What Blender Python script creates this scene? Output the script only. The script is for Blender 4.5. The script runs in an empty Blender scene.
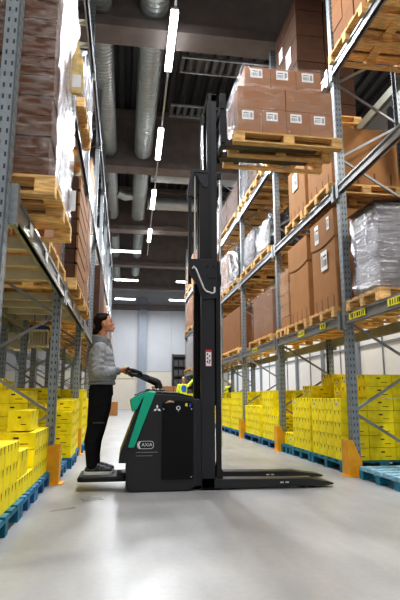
import bpy, bmesh, math, random
from mathutils import Vector, Matrix
random.seed(7)
R = math.radians
C = bpy.context.scene.collection

# ------------------------------------------------------------------ materials
def new_mat(name):
    m = bpy.data.materials.new(name); m.use_nodes = True
    nt = m.node_tree; b = nt.nodes['Principled BSDF']
    return m, nt, b
def N(nt, kind, **kw):
    n = nt.nodes.new(kind)
    for k, v in kw.items():
        if k in n.inputs: n.inputs[k].default_value = v
        else: setattr(n, k, v)
    return n
def mat(name, col, rough=.6, metal=0., var=.12, scale=6., stretch=(1, 1, 1), bump=0., spec=.5, rnd=.0, emit=None, es=0.):
    """plain procedural material: colour broken up by noise, optional bump and per-object tint"""
    m, nt, b = new_mat(name)
    tc = N(nt, 'ShaderNodeTexCoord'); mp = N(nt, 'ShaderNodeMapping'); mp.inputs['Scale'].default_value = stretch
    nz = N(nt, 'ShaderNodeTexNoise'); nz.inputs['Scale'].default_value = scale; nz.inputs['Detail'].default_value = 4
    nt.links.new(tc.outputs['Object'], mp.inputs[0]); nt.links.new(mp.outputs[0], nz.inputs['Vector'])
    mr = N(nt, 'ShaderNodeMapRange'); mr.inputs['From Min'].default_value = .3; mr.inputs['From Max'].default_value = .7
    mr.inputs['To Min'].default_value = 1 - var; mr.inputs['To Max'].default_value = 1 + var
    nt.links.new(nz.outputs['Fac'], mr.inputs['Value'])
    val = mr.outputs[0]
    if rnd:
        oi = N(nt, 'ShaderNodeObjectInfo'); r2 = N(nt, 'ShaderNodeMapRange')
        r2.inputs['To Min'].default_value = 1 - rnd; r2.inputs['To Max'].default_value = 1 + rnd
        nt.links.new(oi.outputs['Random'], r2.inputs['Value'])
        mu = N(nt, 'ShaderNodeMath'); mu.operation = 'MULTIPLY'
        nt.links.new(val, mu.inputs[0]); nt.links.new(r2.outputs[0], mu.inputs[1]); val = mu.outputs[0]
    sc = N(nt, 'ShaderNodeVectorMath'); sc.operation = 'SCALE'; sc.inputs[0].default_value = col[:3]
    nt.links.new(val, sc.inputs['Scale']); nt.links.new(sc.outputs[0], b.inputs['Base Color'])
    b.inputs['Roughness'].default_value = rough; b.inputs['Metallic'].default_value = metal
    b.inputs['Specular IOR Level'].default_value = spec
    if bump:
        bp = N(nt, 'ShaderNodeBump'); bp.inputs['Strength'].default_value = bump; bp.inputs['Distance'].default_value = .02
        nt.links.new(nz.outputs['Fac'], bp.inputs['Height']); nt.links.new(bp.outputs[0], b.inputs['Normal'])
    if emit:
        b.inputs['Emission Color'].default_value = (*emit, 1); b.inputs['Emission Strength'].default_value = es
    return m
def upright_mat(name, col):
    """galvanised steel with rows of dark punched slots along the height"""
    m, nt, b = new_mat(name)
    tc = N(nt, 'ShaderNodeTexCoord'); sp = N(nt, 'ShaderNodeSeparateXYZ'); nt.links.new(tc.outputs['Object'], sp.inputs[0])
    def math_(op, a, v=None, c=None):
        n = N(nt, 'ShaderNodeMath'); n.operation = op
        nt.links.new(a, n.inputs[0])
        if v is not None:
            if hasattr(v, 'is_linked'): nt.links.new(v, n.inputs[1])
            else: n.inputs[1].default_value = v
        return n.outputs[0]
    z = math_('FRACT', math_('MULTIPLY', sp.outputs['Z'], 1 / .085))
    hz = math_('LESS_THAN', math_('ABSOLUTE', math_('SUBTRACT', z, .5)), .20)
    y = math_('ABSOLUTE', math_('SUBTRACT', math_('ABSOLUTE', sp.outputs['Y']), .028))
    hy = math_('LESS_THAN', y, .0065)
    xx = math_('ABSOLUTE', math_('SUBTRACT', math_('ABSOLUTE', math_('SUBTRACT', math_('ABSOLUTE', sp.outputs['X']), .05)), .022))
    hx = math_('MULTIPLY', math_('LESS_THAN', xx, .007), math_('GREATER_THAN', math_('ABSOLUTE', sp.outputs['Y']), .0475))
    h = math_('MULTIPLY', hz, math_('MAXIMUM', hy, hx))
    nz = N(nt, 'ShaderNodeTexNoise'); nz.inputs['Scale'].default_value = 14
    nt.links.new(tc.outputs['Object'], nz.inputs['Vector'])
    cr = N(nt, 'ShaderNodeValToRGB'); cr.color_ramp.elements[0].color = (*[c * .75 for c in col], 1); cr.color_ramp.elements[1].color = (*[c * 1.25 for c in col], 1)
    nt.links.new(nz.outputs['Fac'], cr.inputs[0])
    mx = N(nt, 'ShaderNodeMix'); mx.data_type = 'RGBA'; mx.inputs[7].default_value = (.05, .055, .06, 1)
    nt.links.new(h, mx.inputs[0]); nt.links.new(cr.outputs[0], mx.inputs[6]); nt.links.new(mx.outputs[2], b.inputs['Base Color'])
    b.inputs['Roughness'].default_value = .45; b.inputs['Metallic'].default_value = .35
    return m
def film_mat(name, lo, hi, tint=(.9, .92, .95), scale=(3, 3, 14), rough=.18, milky=.35):
    """stretch film: clear with milky glossy wrinkles"""
    m, nt, b = new_mat(name)
    out = nt.nodes['Material Output']
    tc = N(nt, 'ShaderNodeTexCoord'); mp = N(nt, 'ShaderNodeMapping'); mp.inputs['Scale'].default_value = scale
    mp.inputs['Rotation'].default_value = (.25, .2, 0)
    nz = N(nt, 'ShaderNodeTexNoise'); nz.inputs['Scale'].default_value = 2.2; nz.inputs['Detail'].default_value = 6; nz.inputs['Distortion'].default_value = .8
    nt.links.new(tc.outputs['Object'], mp.inputs[0]); nt.links.new(mp.outputs[0], nz.inputs['Vector'])
    mr = N(nt, 'ShaderNodeMapRange'); mr.inputs['From Min'].default_value = .38; mr.inputs['From Max'].default_value = .68
    mr.inputs['To Min'].default_value = lo; mr.inputs['To Max'].default_value = hi
    nt.links.new(nz.outputs['Fac'], mr.inputs['Value'])
    tr = N(nt, 'ShaderNodeBsdfTransparent'); b.inputs['Base Color'].default_value = (*tint, 1)
    b.inputs['Roughness'].default_value = rough; b.inputs['Specular IOR Level'].default_value = .9; b.inputs['Metallic'].default_value = milky
    bp = N(nt, 'ShaderNodeBump'); bp.inputs['Strength'].default_value = .9; bp.inputs['Distance'].default_value = .05
    nt.links.new(nz.outputs['Fac'], bp.inputs['Height']); nt.links.new(bp.outputs[0], b.inputs['Normal'])
    mx = N(nt, 'ShaderNodeMixShader'); nt.links.new(mr.outputs[0], mx.inputs[0])
    nt.links.new(tr.outputs[0], mx.inputs[1]); nt.links.new(b.outputs[0], mx.inputs[2]); nt.links.new(mx.outputs[0], out.inputs['Surface'])
    return m
def wood_mat(name, col):
    m, nt, b = new_mat(name)
    tc = N(nt, 'ShaderNodeTexCoord'); mp = N(nt, 'ShaderNodeMapping'); mp.inputs['Scale'].default_value = (2, 14, 14)
    nz = N(nt, 'ShaderNodeTexNoise'); nz.inputs['Scale'].default_value = 3; nz.inputs['Detail'].default_value = 6; nz.inputs['Distortion'].default_value = .6
    nt.links.new(tc.outputs['Object'], mp.inputs[0]); nt.links.new(mp.outputs[0], nz.inputs['Vector'])
    cr = N(nt, 'ShaderNodeValToRGB')
    cr.color_ramp.elements[0].position = .3; cr.color_ramp.elements[0].color = (*[c * .55 for c in col], 1)
    cr.color_ramp.elements[1].position = .68; cr.color_ramp.elements[1].color = (*[c * 1.2 for c in col], 1)
    nt.links.new(nz.outputs['Fac'], cr.inputs[0])
    oi = N(nt, 'ShaderNodeObjectInfo'); hs = N(nt, 'ShaderNodeHueSaturation')
    r2 = N(nt, 'ShaderNodeMapRange'); r2.inputs['To Min'].default_value = .75; r2.inputs['To Max'].default_value = 1.2
    nt.links.new(oi.outputs['Random'], r2.inputs['Value']); nt.links.new(r2.outputs[0], hs.inputs['Value'])
    nt.links.new(cr.outputs[0], hs.inputs['Color']); nt.links.new(hs.outputs[0], b.inputs['Base Color'])
    b.inputs['Roughness'].default_value = .75
    return m
def yellow_mat(name, col):
    """printed yellow cardboard with faint darker print patches, tinted per carton"""
    m, nt, b = new_mat(name)
    tc = N(nt, 'ShaderNodeTexCoord')
    nz = N(nt, 'ShaderNodeTexNoise'); nz.inputs['Scale'].default_value = 9; nz.inputs['Detail'].default_value = 3
    nt.links.new(tc.outputs['Object'], nz.inputs['Vector'])
    cr = N(nt, 'ShaderNodeValToRGB')
    cr.color_ramp.elements[0].position = .35; cr.color_ramp.elements[0].color = (*[c * .82 for c in col], 1)
    cr.color_ramp.elements[1].position = .6; cr.color_ramp.elements[1].color = (*col, 1)
    nt.links.new(nz.outputs['Fac'], cr.inputs[0])
    oi = N(nt, 'ShaderNodeObjectInfo'); hs = N(nt, 'ShaderNodeHueSaturation')
    r2 = N(nt, 'ShaderNodeMapRange'); r2.inputs['To Min'].default_value = .88; r2.inputs['To Max'].default_value = 1.04
    nt.links.new(oi.outputs['Random'], r2.inputs['Value']); nt.links.new(r2.outputs[0], hs.inputs['Value'])
    nt.links.new(cr.outputs[0], hs.inputs['Color']); nt.links.new(hs.outputs[0], b.inputs['Base Color'])
    b.inputs['Roughness'].default_value = .55
    return m
def floor_mat():
    m, nt, b = new_mat('polished_concrete')
    tc = N(nt, 'ShaderNodeTexCoord')
    n1 = N(nt, 'ShaderNodeTexNoise'); n1.inputs['Scale'].default_value = .9; n1.inputs['Detail'].default_value = 5
    n2 = N(nt, 'ShaderNodeTexNoise'); n2.inputs['Scale'].default_value = 22; n2.inputs['Detail'].default_value = 6
    mp = N(nt, 'ShaderNodeMapping'); mp.inputs['Scale'].default_value = (1.6, .5, 1); mp.inputs['Rotation'].default_value = (0, 0, .25)
    n3 = N(nt, 'ShaderNodeTexNoise'); n3.inputs['Scale'].default_value = 2.4; n3.inputs['Detail'].default_value = 7
    nt.links.new(tc.outputs['Object'], n1.inputs['Vector']); nt.links.new(tc.outputs['Object'], n2.inputs['Vector'])
    nt.links.new(tc.outputs['Object'], mp.inputs[0]); nt.links.new(mp.outputs[0], n3.inputs['Vector'])
    ad = N(nt, 'ShaderNodeMath'); ad.operation = 'ADD'; nt.links.new(n1.outputs['Fac'], ad.inputs[0]); nt.links.new(n3.outputs['Fac'], ad.inputs[1])
    a2 = N(nt, 'ShaderNodeMath'); a2.operation = 'MULTIPLY_ADD'; a2.inputs[1].default_value = .35
    nt.links.new(n2.outputs['Fac'], a2.inputs[0]); nt.links.new(ad.outputs[0], a2.inputs[2])
    cr = N(nt, 'ShaderNodeValToRGB')
    cr.color_ramp.elements[0].position = .85; cr.color_ramp.elements[0].color = (.27, .27, .273, 1)
    cr.color_ramp.elements[1].position = 1.0; cr.color_ramp.elements[1].color = (.385, .38, .378, 1)
    mr = N(nt, 'ShaderNodeMapRange'); mr.inputs['From Min'].default_value = .8; mr.inputs['From Max'].default_value = 1.6; mr.inputs['To Min'].default_value = .8
    nt.links.new(a2.outputs[0], mr.inputs['Value']); nt.links.new(mr.outputs[0], cr.inputs[0]); nt.links.new(cr.outputs[0], b.inputs['Base Color'])
    rr = N(nt, 'ShaderNodeMapRange'); rr.inputs['To Min'].default_value = .22; rr.inputs['To Max'].default_value = .5
    nt.links.new(n1.outputs['Fac'], rr.inputs['Value']); nt.links.new(rr.outputs[0], b.inputs['Roughness'])
    bp = N(nt, 'ShaderNodeBump'); bp.inputs['Strength'].default_value = .05
    nt.links.new(n2.outputs['Fac'], bp.inputs['Height']); nt.links.new(bp.outputs[0], b.inputs['Normal'])
    return m
M = {
 'floor': floor_mat(),
 'deck': mat('roof_deck_steel', (0.069, 0.069, 0.0736), .5, .4, .15, 2),
 'roofribs': mat('dark_roof_ribs', (.085, .085, .09), .6, 0, .1, 3),
 'girder': mat('brown_concrete_girder', (.145, .122, .113), .75, 0, .15, 3),
 'wall_white': mat('white_wall_panel', (0.391, 0.3995, 0.425), .6, 0, .03, 1),
 'wall_bright': mat('bright_white_cladding', (.84, .84, .85), .5, 0, .03, 1),
 'wall_beige': mat('beige_wall_base', (0.527, 0.4845, 0.4165), .6, 0, .04, 1),
 'wall_col': mat('blue_grey_steel', (0.2125, 0.238, 0.2805), .5, .1, .05, 2),
 'wall_dark': mat('grey_wall', (.34, .35, .37), .7, 0, .06, 1),
 'duct': mat('galvanised_duct', (0.4, 0.432, 0.432), .38, .55, .10, 3),
 'lamp_body': mat('lamp_housing', (.5, .5, .5), .5, .2),
 'lamp': mat('lit_lamp_tube', (1, 1, 1), .5, 0, 0, emit=(.93, .96, 1), es=14),
 'upright': upright_mat('galvanised_upright', (.25, .28, .30)),
 'beam': mat('galvanised_beam', (0.306, 0.323, 0.3315), .34, .6, .12, 5, (1, 1, 6)),
 'bar': mat('pale_support_bar', (.56, .53, .40), .5, .2, .1),
 'brace': mat('brace_steel', (0.24, 0.248, 0.264), .5, .4, .1),
 'rear_beam': mat('painted_beam', (.30, .31, .25), .5, .2, .1),
 'orange': mat('orange_guard', (.76, .36, .012), .5, 0, .15, 7),
 'wood': wood_mat('pallet_wood', (.78, .48, .19)),
 'blue': mat('blue_pallet_paint', (.02, .16, .33), .65, 0, .3, 8, rnd=.25),
 'teal': mat('teal_pallet_paint', (.012, .17, .25), .65, 0, .3, 8, rnd=.2),
 'bluewhite': mat('sheen_blue_boards', (.22, .40, .50), .6, 0, .5, 7, (2, 12, 1)),  # white reflections on the boards put into the colour as pale streaks
 'yellow': yellow_mat('yellow_cardboard', (1.0, .82, .0)),
 'ink': mat('dark_print', (.05, .04, .01), .8),
 'brown': mat('brown_cardboard', (.255, .122, .058), .72, 0, .06, 4, rnd=.1, spec=.15),
 'tan': mat('tan_cardboard', (.34, .172, .072), .72, 0, .06, 4, rnd=.08, spec=.15),
 'dkbrown': mat('dark_brown_cardboard', (.075, .038, .024), .75, 0, .12, 4, rnd=.1, spec=.15),
 'midbrown': mat('mid_brown_cardboard', (.135, .064, .036), .75, 0, .12, 4, spec=.2),
 'carton': mat('parcel_cardboard', (.345, .172, .09), .66, 0, .05, 5, rnd=.06, spec=.2),
 'slot': mat('box_slot_shadow', (.10, .055, .03), .9),
 'tape': mat('packing_tape', (.40, .24, .14), .3, 0, .04),
 'paper': mat('white_label_paper', (.82, .82, .82), .6, 0, .03),
 'film': film_mat('clear_stretch_film', .0, .15),
 'filmwrap': film_mat('wrinkled_stretch_film', .0, .24, (.9, .88, .88), (3, 3, 11), .2, .3),
 'film2': film_mat('milky_glare_film', .08, .85, (.85, .86, .90), (2, 7, 3), .16, .5),  # its white also stands in for lamp glare on the near left load
 'film3': film_mat('silver_stretch_film', .25, .95, (.33, .32, .345), (2, 2, 12), .16, .7),
 'filmdark': film_mat('dark_grey_stretch_film', .1, .7, (.16, .16, .18), (2, 2, 8), .14, .6),
 'filmblack': film_mat('black_stretch_film', .85, 1.0, (.035, .035, .04), (3, 3, 6), .14, .3),
 'goods': mat('grey_wrapped_goods', (.33, .32, .33), .6, 0, .2, 6),
 'goodsdk': mat('dark_wrapped_goods', (.045, .042, .045), .5, 0, .3, 6),
 'charcoal': mat('charcoal_truck_paint', (.021, .0215, .023), .42, .1, .06, 5),
 'black': mat('black_plastic', (.012, .012, .013), .4, 0, .1),
 'gloss': mat('gloss_black_panel', (.004, .004, .0045), .22, 0, .05, spec=.25),
 'mast': mat('black_mast_steel', (.032, .033, .036), .36, .5, .06, 8, (1, 1, .1)),
 'mastdark': mat('mast_channel_dark', (.012, .012, .013), .4, .3, .05),
 'chrome': mat('chrome_rod', (.75, .75, .76), .2, 1., .02),
 'hose': mat('light_grey_hose', (.60, .60, .60), .4, 0, .03),
 'green': mat('green_truck_panel', (.0, .40, .25), .38, 0, .04, 4),
 'white': mat('white_print', (.85, .85, .85), .5, 0, 0),
 'red': mat('red_print', (.6, .03, .05), .5, 0, 0),
 'yellowtag': mat('yellow_tag', (.85, .75, .03), .5),
 'bluetag': mat('blue_tag', (.06, .12, .55), .5),
 'rubber': mat('rubber_mat', (.05, .05, .052), .8, 0, .25, 60, bump=.3),
 'skin': mat('skin', (.52, .235, .14), .5, 0, .06, 12),
 'lips': mat('lips', (.45, .15, .13), .5),
 'eye': mat('eye', (.05, .04, .04), .2),
 'hair': mat('dark_brown_hair', (.016, .009, .007), .75, 0, .3, 20, (1, 1, 5), spec=.15),
 'fleece': mat('grey_fleece', (0.306, 0.3145, 0.323), .95, 0, .16, 26, bump=.35, spec=.1),
 'fleecedk': mat('grey_fleece_trim', (0.2125, 0.221, 0.2295), .95, 0, .16, 26, bump=.3, spec=.1),
 'trousers': mat('black_trousers', (.008, .008, .010), .8, 0, .2, 14, bump=.2, spec=.2),
 'shoe': mat('dark_trainer', (.045, .045, .05), .7, 0, .7, 40),
 'sole': mat('grey_sole', (.66, .66, .66), .7, 0, .05),
 'hivis': mat('hi_vis_yellow', (.70, .85, .05), .6, 0, .1),
 'hiblue': mat('blue_back_panel', (.03, .13, .6), .6, 0, .1),
 'cap': mat('pale_cap', (.8, .82, .6), .6),
 'crate': mat('beige_crate', (.55, .49, .33), .6, 0, .1),
 'navy': mat('navy_goods', (.05, .07, .22), .6, 0, .3),
 'brass': mat('yellowed_pouch', (.70, .52, .22), .35, 0, .35, 14),
 'grime': mat('floor_mark', (.22, .22, .215), .7, 0, .2, 9),
 'yellowpost': mat('yellow_post', (.65, .42, .02), .5, 0, .1),
}

# ------------------------------------------------------------------ mesh builder (world coordinates; made local to the parent on build)
def worldpos(o):
    p = Vector((0, 0, 0))
    while o is not None:
        p += o.location; o = o.parent
    return p
class MB:
    def __init__(s): s.v = []; s.f = []; s.m = []; s.sm = []
    def add(s, vs, fs, mi=0, smooth=False):
        k = len(s.v); s.v += [tuple(v) for v in vs]
        for f in fs: s.f.append([i + k for i in f]); s.m.append(mi); s.sm.append(smooth)
        return s
    def box(s, x0, x1, y0, y1, z0, z1, mi=0):
        vs = [(x, y, z) for x in (x0, x1) for y in (y0, y1) for z in (z0, z1)]
        return s.add(vs, [(0, 1, 3, 2), (4, 6, 7, 5), (0, 4, 5, 1), (2, 3, 7, 6), (0, 2, 6, 4), (1, 5, 7, 3)], mi)
    def bbox(s, x0, x1, y0, y1, z0, z1, b=.01, mi=0):
        """bevelled box"""
        bm = bmesh.new(); bmesh.ops.create_cube(bm, size=1)
        for v in bm.verts: v.co = Vector(((x0 + x1) / 2 + v.co.x * (x1 - x0), (y0 + y1) / 2 + v.co.y * (y1 - y0), (z0 + z1) / 2 + v.co.z * (z1 - z0)))
        bmesh.ops.bevel(bm, geom=bm.edges[:], offset=b, segments=2, affect='EDGES', profile=.6)
        return s.bm(bm, mi)
    def bm(s, bm, mi=0, smooth=False):
        bm.verts.index_update()
        s.add([v.co.copy() for v in bm.verts], [[v.index for v in f.verts] for f in bm.faces], mi, smooth); bm.free(); return s
    def prism(s, pts, axis, a, b, mi=0, bevel=0):
        """polygon pts in the other two axes, extruded along axis from a to b"""
        def mk(p, t):
            return {'y': (p[0], t, p[1]), 'x': (t, p[0], p[1]), 'z': (p[0], p[1], t)}[axis]
        bm = bmesh.new()
        v0 = [bm.verts.new(mk(p, a)) for p in pts]; v1 = [bm.verts.new(mk(p, b)) for p in pts]
        bm.faces.new(v0); bm.faces.new(v1[::-1]); n = len(pts)
        for i in range(n): bm.faces.new((v0[i], v1[i], v1[(i + 1) % n], v0[(i + 1) % n]))
        bmesh.ops.recalc_face_normals(bm, faces=bm.faces[:])
        if bevel: bmesh.ops.bevel(bm, geom=bm.edges[:], offset=bevel, segments=2, affect='EDGES', profile=.6, clamp_overlap=True)
        return s.bm(bm, mi)
    def bar(s, p0, p1, w, h, mi=0, up=(0, 0, 1)):
        p0 = Vector(p0); p1 = Vector(p1); d = (p1 - p0).normalized(); u = Vector(up)
        if abs(d.dot(u)) > .98: u = Vector((1, 0, 0))
        a = d.cross(u).normalized(); b = a.cross(d)
        vs = [p + a * (w / 2 * i) + b * (h / 2 * j) for p in (p0, p1) for i in (-1, 1) for j in (-1, 1)]
        return s.add(vs, [(0, 1, 3, 2), (4, 6, 7, 5), (0, 4, 5, 1), (2, 3, 7, 6), (0, 2, 6, 4), (1, 5, 7, 3)], mi)
    def tube(s, path, r, n=10, mi=0, cap=True):
        path = [Vector(p) for p in path]; rings = []; pa = None
        rr = r if isinstance(r, (list, tuple)) else [r] * len(path)
        for i, p in enumerate(path):
            d = (path[min(i + 1, len(path) - 1)] - path[max(i - 1, 0)]).normalized()
            if pa is None:
                u = Vector((0, 0, 1)) if abs(d.z) < .9 else Vector((1, 0, 0)); pa = d.cross(u).normalized()
            pa = (pa - d * pa.dot(d)).normalized(); pb = d.cross(pa)
            rings.append([p + (pa * math.cos(2 * math.pi * k / n) + pb * math.sin(2 * math.pi * k / n)) * rr[i] for k in range(n)])
        vs = [v for r_ in rings for v in r_]; fs = []
        for i in range(len(rings) - 1):
            for k in range(n): fs.append((i * n + k, i * n + (k + 1) % n, (i + 1) * n + (k + 1) % n, (i + 1) * n + k))
        s.add(vs, fs, mi, True)
        if cap:
            L = len(rings) - 1
            s.add(rings[0], [tuple(range(n))[::-1]], mi); s.add(rings[L], [tuple(range(n))], mi)
        return s
    def build(s, name, mats, parent=None, bevel=0):
        me = bpy.data.meshes.new(name); o = None
        off = worldpos(parent) if parent is not None else Vector((0, 0, 0))
        me.from_pydata([tuple(Vector(v) - off) for v in s.v], [], s.f)
        for m in (mats if isinstance(mats, (list, tuple)) else [mats]): me.materials.append(M[m] if isinstance(m, str) else m)
        for p, i, sm in zip(me.polygons, s.m, s.sm): p.material_index = i; p.use_smooth = sm
        me.update()
        o = bpy.data.objects.new(name, me); C.objects.link(o)
        if parent is not None: o.parent = parent
        return o
    def build_at(s, name, mats, loc):
        """top-level single mesh with its origin at loc"""
        o = MB.build(s, name, mats)
        l = Vector(loc); o.data.transform(Matrix.Translation(-l)); o.location = l
        return o
def tag(o, label=None, cat=None, group=None, kind=None):
    if label: o['label'] = label
    if cat: o['category'] = cat
    if group: o['group'] = group
    if kind: o['kind'] = kind
    return o
def thing(name, loc, label, cat, group=None):
    o = bpy.data.objects.new(name, None); o.empty_display_size = .1; C.objects.link(o); o.location = loc
    return tag(o, label, cat, group)
def dup(root, loc, label=None, group=None):
    r = root.copy(); C.objects.link(r); r.location = loc
    if label: r['label'] = label
    if group: r['group'] = group
    for ch in root.children:
        c = ch.copy(); C.objects.link(c); c.parent = r
        for g in ch.children:
            d = g.copy(); C.objects.link(d); d.parent = c
    return r
def struct(name, mb, m, **k):
    return tag(mb.build(name, m), kind='structure', **k)

# ------------------------------------------------------------------ the building
struct('floor', MB().box(-14, 12, -6, 42.3, -.1, 0), 'floor')
# corrugated roof deck, ribs along the aisle
mb = MB(); x = -14.
while x < 14:
    z = 10.75
    mb.add([(x, -6, z), (x + .14, -6, z), (x + .2, -6, z + .14), (x + .34, -6, z + .14), (x + .4, -6, z),
            (x, 43, z), (x + .14, 43, z), (x + .2, 43, z + .14), (x + .34, 43, z + .14), (x + .4, 43, z)],
           [(0, 1, 6, 5), (1, 2, 7, 6), (2, 3, 8, 7), (3, 4, 9, 8)]); x += .4
struct('ceiling', mb, 'deck')
for i, y in enumerate((-3.2, 3.2, 9.75, 16.35, 22.95, 29.5, 36.2)):     # brown girders across the hall
    b = MB().box(-14, 14, y - .3, y + .3, 8.62, 8.84).box(-14, 14, y - .1, y + .1, 8.84, 10.74).box(-14, 14, y - .28, y + .28, 10.55, 10.74)
    struct('trim_%d' % (i + 1), b, 'girder')
for i, (y, x0, x1, z) in enumerate(((12.3, 1.3, 3.9, 9.9), (14.6, 1.2, 4.2, 9.9), (18.8, 1.2, 6, 10.0), (25.6, 1.6, 6.5, 10.), (32.4, 1.8, 7, 10.))):
    b = MB()                                                            # ribbed roof-light frames between two rails
    b.box(x0, x1, y - .34, y - .29, z, z + .06, 1).box(x0, x1, y + .29, y + .34, z, z + .06, 1)
    k = x0
    while k < x1: b.box(k, k + .10, y - .29, y + .29, z + .02, z + .10, 0); k += .22
    struct('trim_%d' % (i + 10), b, ['roofribs', 'duct'])
# walls
mb = MB().box(-14, 14, 42, 42.3, 3.05, 10.9, 0).box(-14, 14, 41.99, 42.3, 0, 3.05, 1)
xx = -13.
while xx < 14: mb.box(xx, xx + .03, 41.97, 42.0, 3.05, 10.7, 2); xx += 2.4
mb.box(-14, 14, 41.96, 42, 3.0, 3.06, 2)
struct('wall_back', mb, ['wall_white', 'wall_beige', 'wall_dark'])
struct('trim_20', MB().box(1.1, 1.75, 41.7, 42, 0, 9.0), 'wall_col')
struct('trim_21', MB().box(-14, 14, 41.6, 42, 8.1, 8.5), 'girder')
mb = MB().box(8.6, 8.8, -6, 42, 0, 10.9, 0); yy = 4.
while yy < 42:
    mb.box(8.5, 8.6, yy, yy + .22, 0, 10.5, 1); mb.box(8.56, 8.6, yy + 1.7, yy + 1.74, .1, 6, 1); yy += 3.4
mb.box(8.56, 8.6, -6, 42, 2.75, 2.83, 1).box(8.56, 8.6, -6, 42, 0.0, .5, 1)
struct('wall_right', mb, ['wall_bright', 'wall_col'])
mb = MB().box(-11.2, -11, -6, 42, 0, 10.9, 0)
yy = 3.
while yy < 42: mb.box(-11, -10.9, yy, yy + .25, 0, 10.5, 1); yy += 3.2
struct('wall_left', mb, ['wall_white', 'wall_col'])
# floor marks
struct('trim_30', MB().add([(-.36, 5.26, .002), (-.16, 5.33, .002), (-.20, 5.50, .002), (-.40, 5.43, .002)], [(0, 1, 2, 3)]), 'grime')
struct('trim_31', MB().add([(-.62, 4.86, .002), (-.40, 4.98, .002), (-.42, 5.05, .002), (-.60, 4.93, .002)], [(0, 1, 2, 3)]), 'grime')

# spiral ducts
def duct_mb(path, r, n=20, rib=.13):
    b = MB(); b.tube(path, r, n)
    for i in range(len(path) - 1):
        a = Vector(path[i]); c = Vector(path[i + 1]); L = (c - a).length; k = rib / 2
        while k < L:
            p = a + (c - a) * (k / L); d = (c - a).normalized() * .012
            b.tube([p - d, p + d], r + .011, n); k += rib
    return b
def duct(name, path, r, label, group=None, rib=.13):
    o = duct_mb(path, r, rib=rib).build_at(name, 'duct', path[0]); tag(o, label, 'ventilation duct', group)
    return o
duct('ventilation_duct', [(.43, 3, 9.3), (.43, 22.5, 9.3), (.43, 22.62, 9.2)], .30, 'long ribbed silver duct under the roof nearest the lit lamp row')
duct('ventilation_duct', [(-.73, 3, 9.3), (-.73, 22.55, 9.3)], .26, 'long ribbed silver duct under the roof beside the left racking')
duct('ventilation_duct', [(.80, 18.1, 9.3), (7, 18.1, 9.3)], .27, 'silver cross duct under the roof, nearer of the two running right')
duct('ventilation_duct', [(.80, 21.0, 9.3), (7, 21.0, 9.3)], .27, 'silver cross duct under the roof, farther of the two running right')
duct('duct_branch', [(.12, 20.2, 9.30), (-.17, 20.1, 9.2), (-.46, 20.0, 9.30)], .19, 'short silver duct branch bridging the two long roof ducts', rib=.12)
duct('ventilation_duct', [(.55, 24.8, 9.35), (.55, 34, 9.35)], .26, 'smaller silver duct continuing far back over the lamp row')
duct('ventilation_duct', [(-.72, 25.4, 9.35), (-.72, 38, 9.35)], .26, 'smaller silver duct continuing far back above the left racking')

# ceiling lamps: a suspended row over the aisle, then cross lamps
def lamp(p0, p1, label, group=None, hang=True):
    p0 = Vector(p0); p1 = Vector(p1); c = (p0 + p1) / 2
    t = thing('ceiling_light', c, label, 'light', group)
    d = (p1 - p0).normalized(); e = Vector((0, 0, .05))
    MB().bar(p0 - d * .03 + e, p1 + d * .03 + e, .14, .05).build('lamp_housing', 'lamp_body', t)
    MB().bar(p0, p1, .15, .07).build('lamp_tube', 'lamp', t)
    l = bpy.data.lights.new('lamp_glow', 'AREA'); l.shape = 'RECTANGLE'; l.size = .2; l.size_y = (p1 - p0).length; l.energy = LAMP_W; l.color = (.93, .96, 1)
    lo = bpy.data.objects.new('lamp_glow', l); C.objects.link(lo); lo.location = c - Vector((0, 0, .06))
    lo.rotation_euler = (0, 0, math.atan2(d.y, d.x) - math.pi / 2)
LAMP_W = 260
for (x, y, w) in ((.80, 9.6, 'brightest lamp, nearest of the lit row under the roof'), (.855, 14.1, 'second lamp of the lit row, seen left of the mast top'),
                  (.92, 18.5, 'third lamp of the lit row, between the silver cross ducts'), (1.0, 22.95, 'farthest small lamp at the end of the lit row')):
    lamp((x - .012, y - .92, 8.45), (x + .012, y + .92, 8.45), w)
rail = thing('lamp_rail', (.9, 17, 8.55), 'thin grey rail carrying the lit lamp row', 'rail')
MB().bar((.78, 7.6, 8.545), (1.06, 26.6, 8.545), .05, .04).build('rail_bar', 'wall_dark', rail)
for y in (9.75, 16.35, 22.95): MB().box(.80 + (y - 9.6) * .0147 - .04, .80 + (y - 9.6) * .0147 + .04, y - .05, y + .05, 8.56, 8.622).build('clip', 'brace', rail)
LAMP_W = 60
for (x0, x1, y, w) in ((-.85, .66, 25.4, 'cross lamp beyond the lit row, nearest of three on the left'), (-.75, .7, 32.0, 'cross lamp under the far roof, middle of three on the left'),
                       (-.85, .66, 38.5, 'cross lamp close to the back wall, lowest of three on the left'), (3.3, 4.7, 38.4, 'cross lamp near the back wall, left of the mast bracket'),
                       (3.2, 4.6, 32.0, 'cross lamp half hidden by the mast bracket, higher one')):
    lamp((x0, y, 8.35), (x1, y, 8.35), w)
def area(loc, rot, sx, sy, e, col=(1, 1, 1)):
    l = bpy.data.lights.new('hall_lamp', 'AREA'); l.shape = 'RECTANGLE'; l.size = sx; l.size_y = sy; l.energy = e; l.color = col
    o = bpy.data.objects.new('hall_lamp', l); C.objects.link(o); o.location = loc; o.rotation_euler = rot; return o
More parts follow.
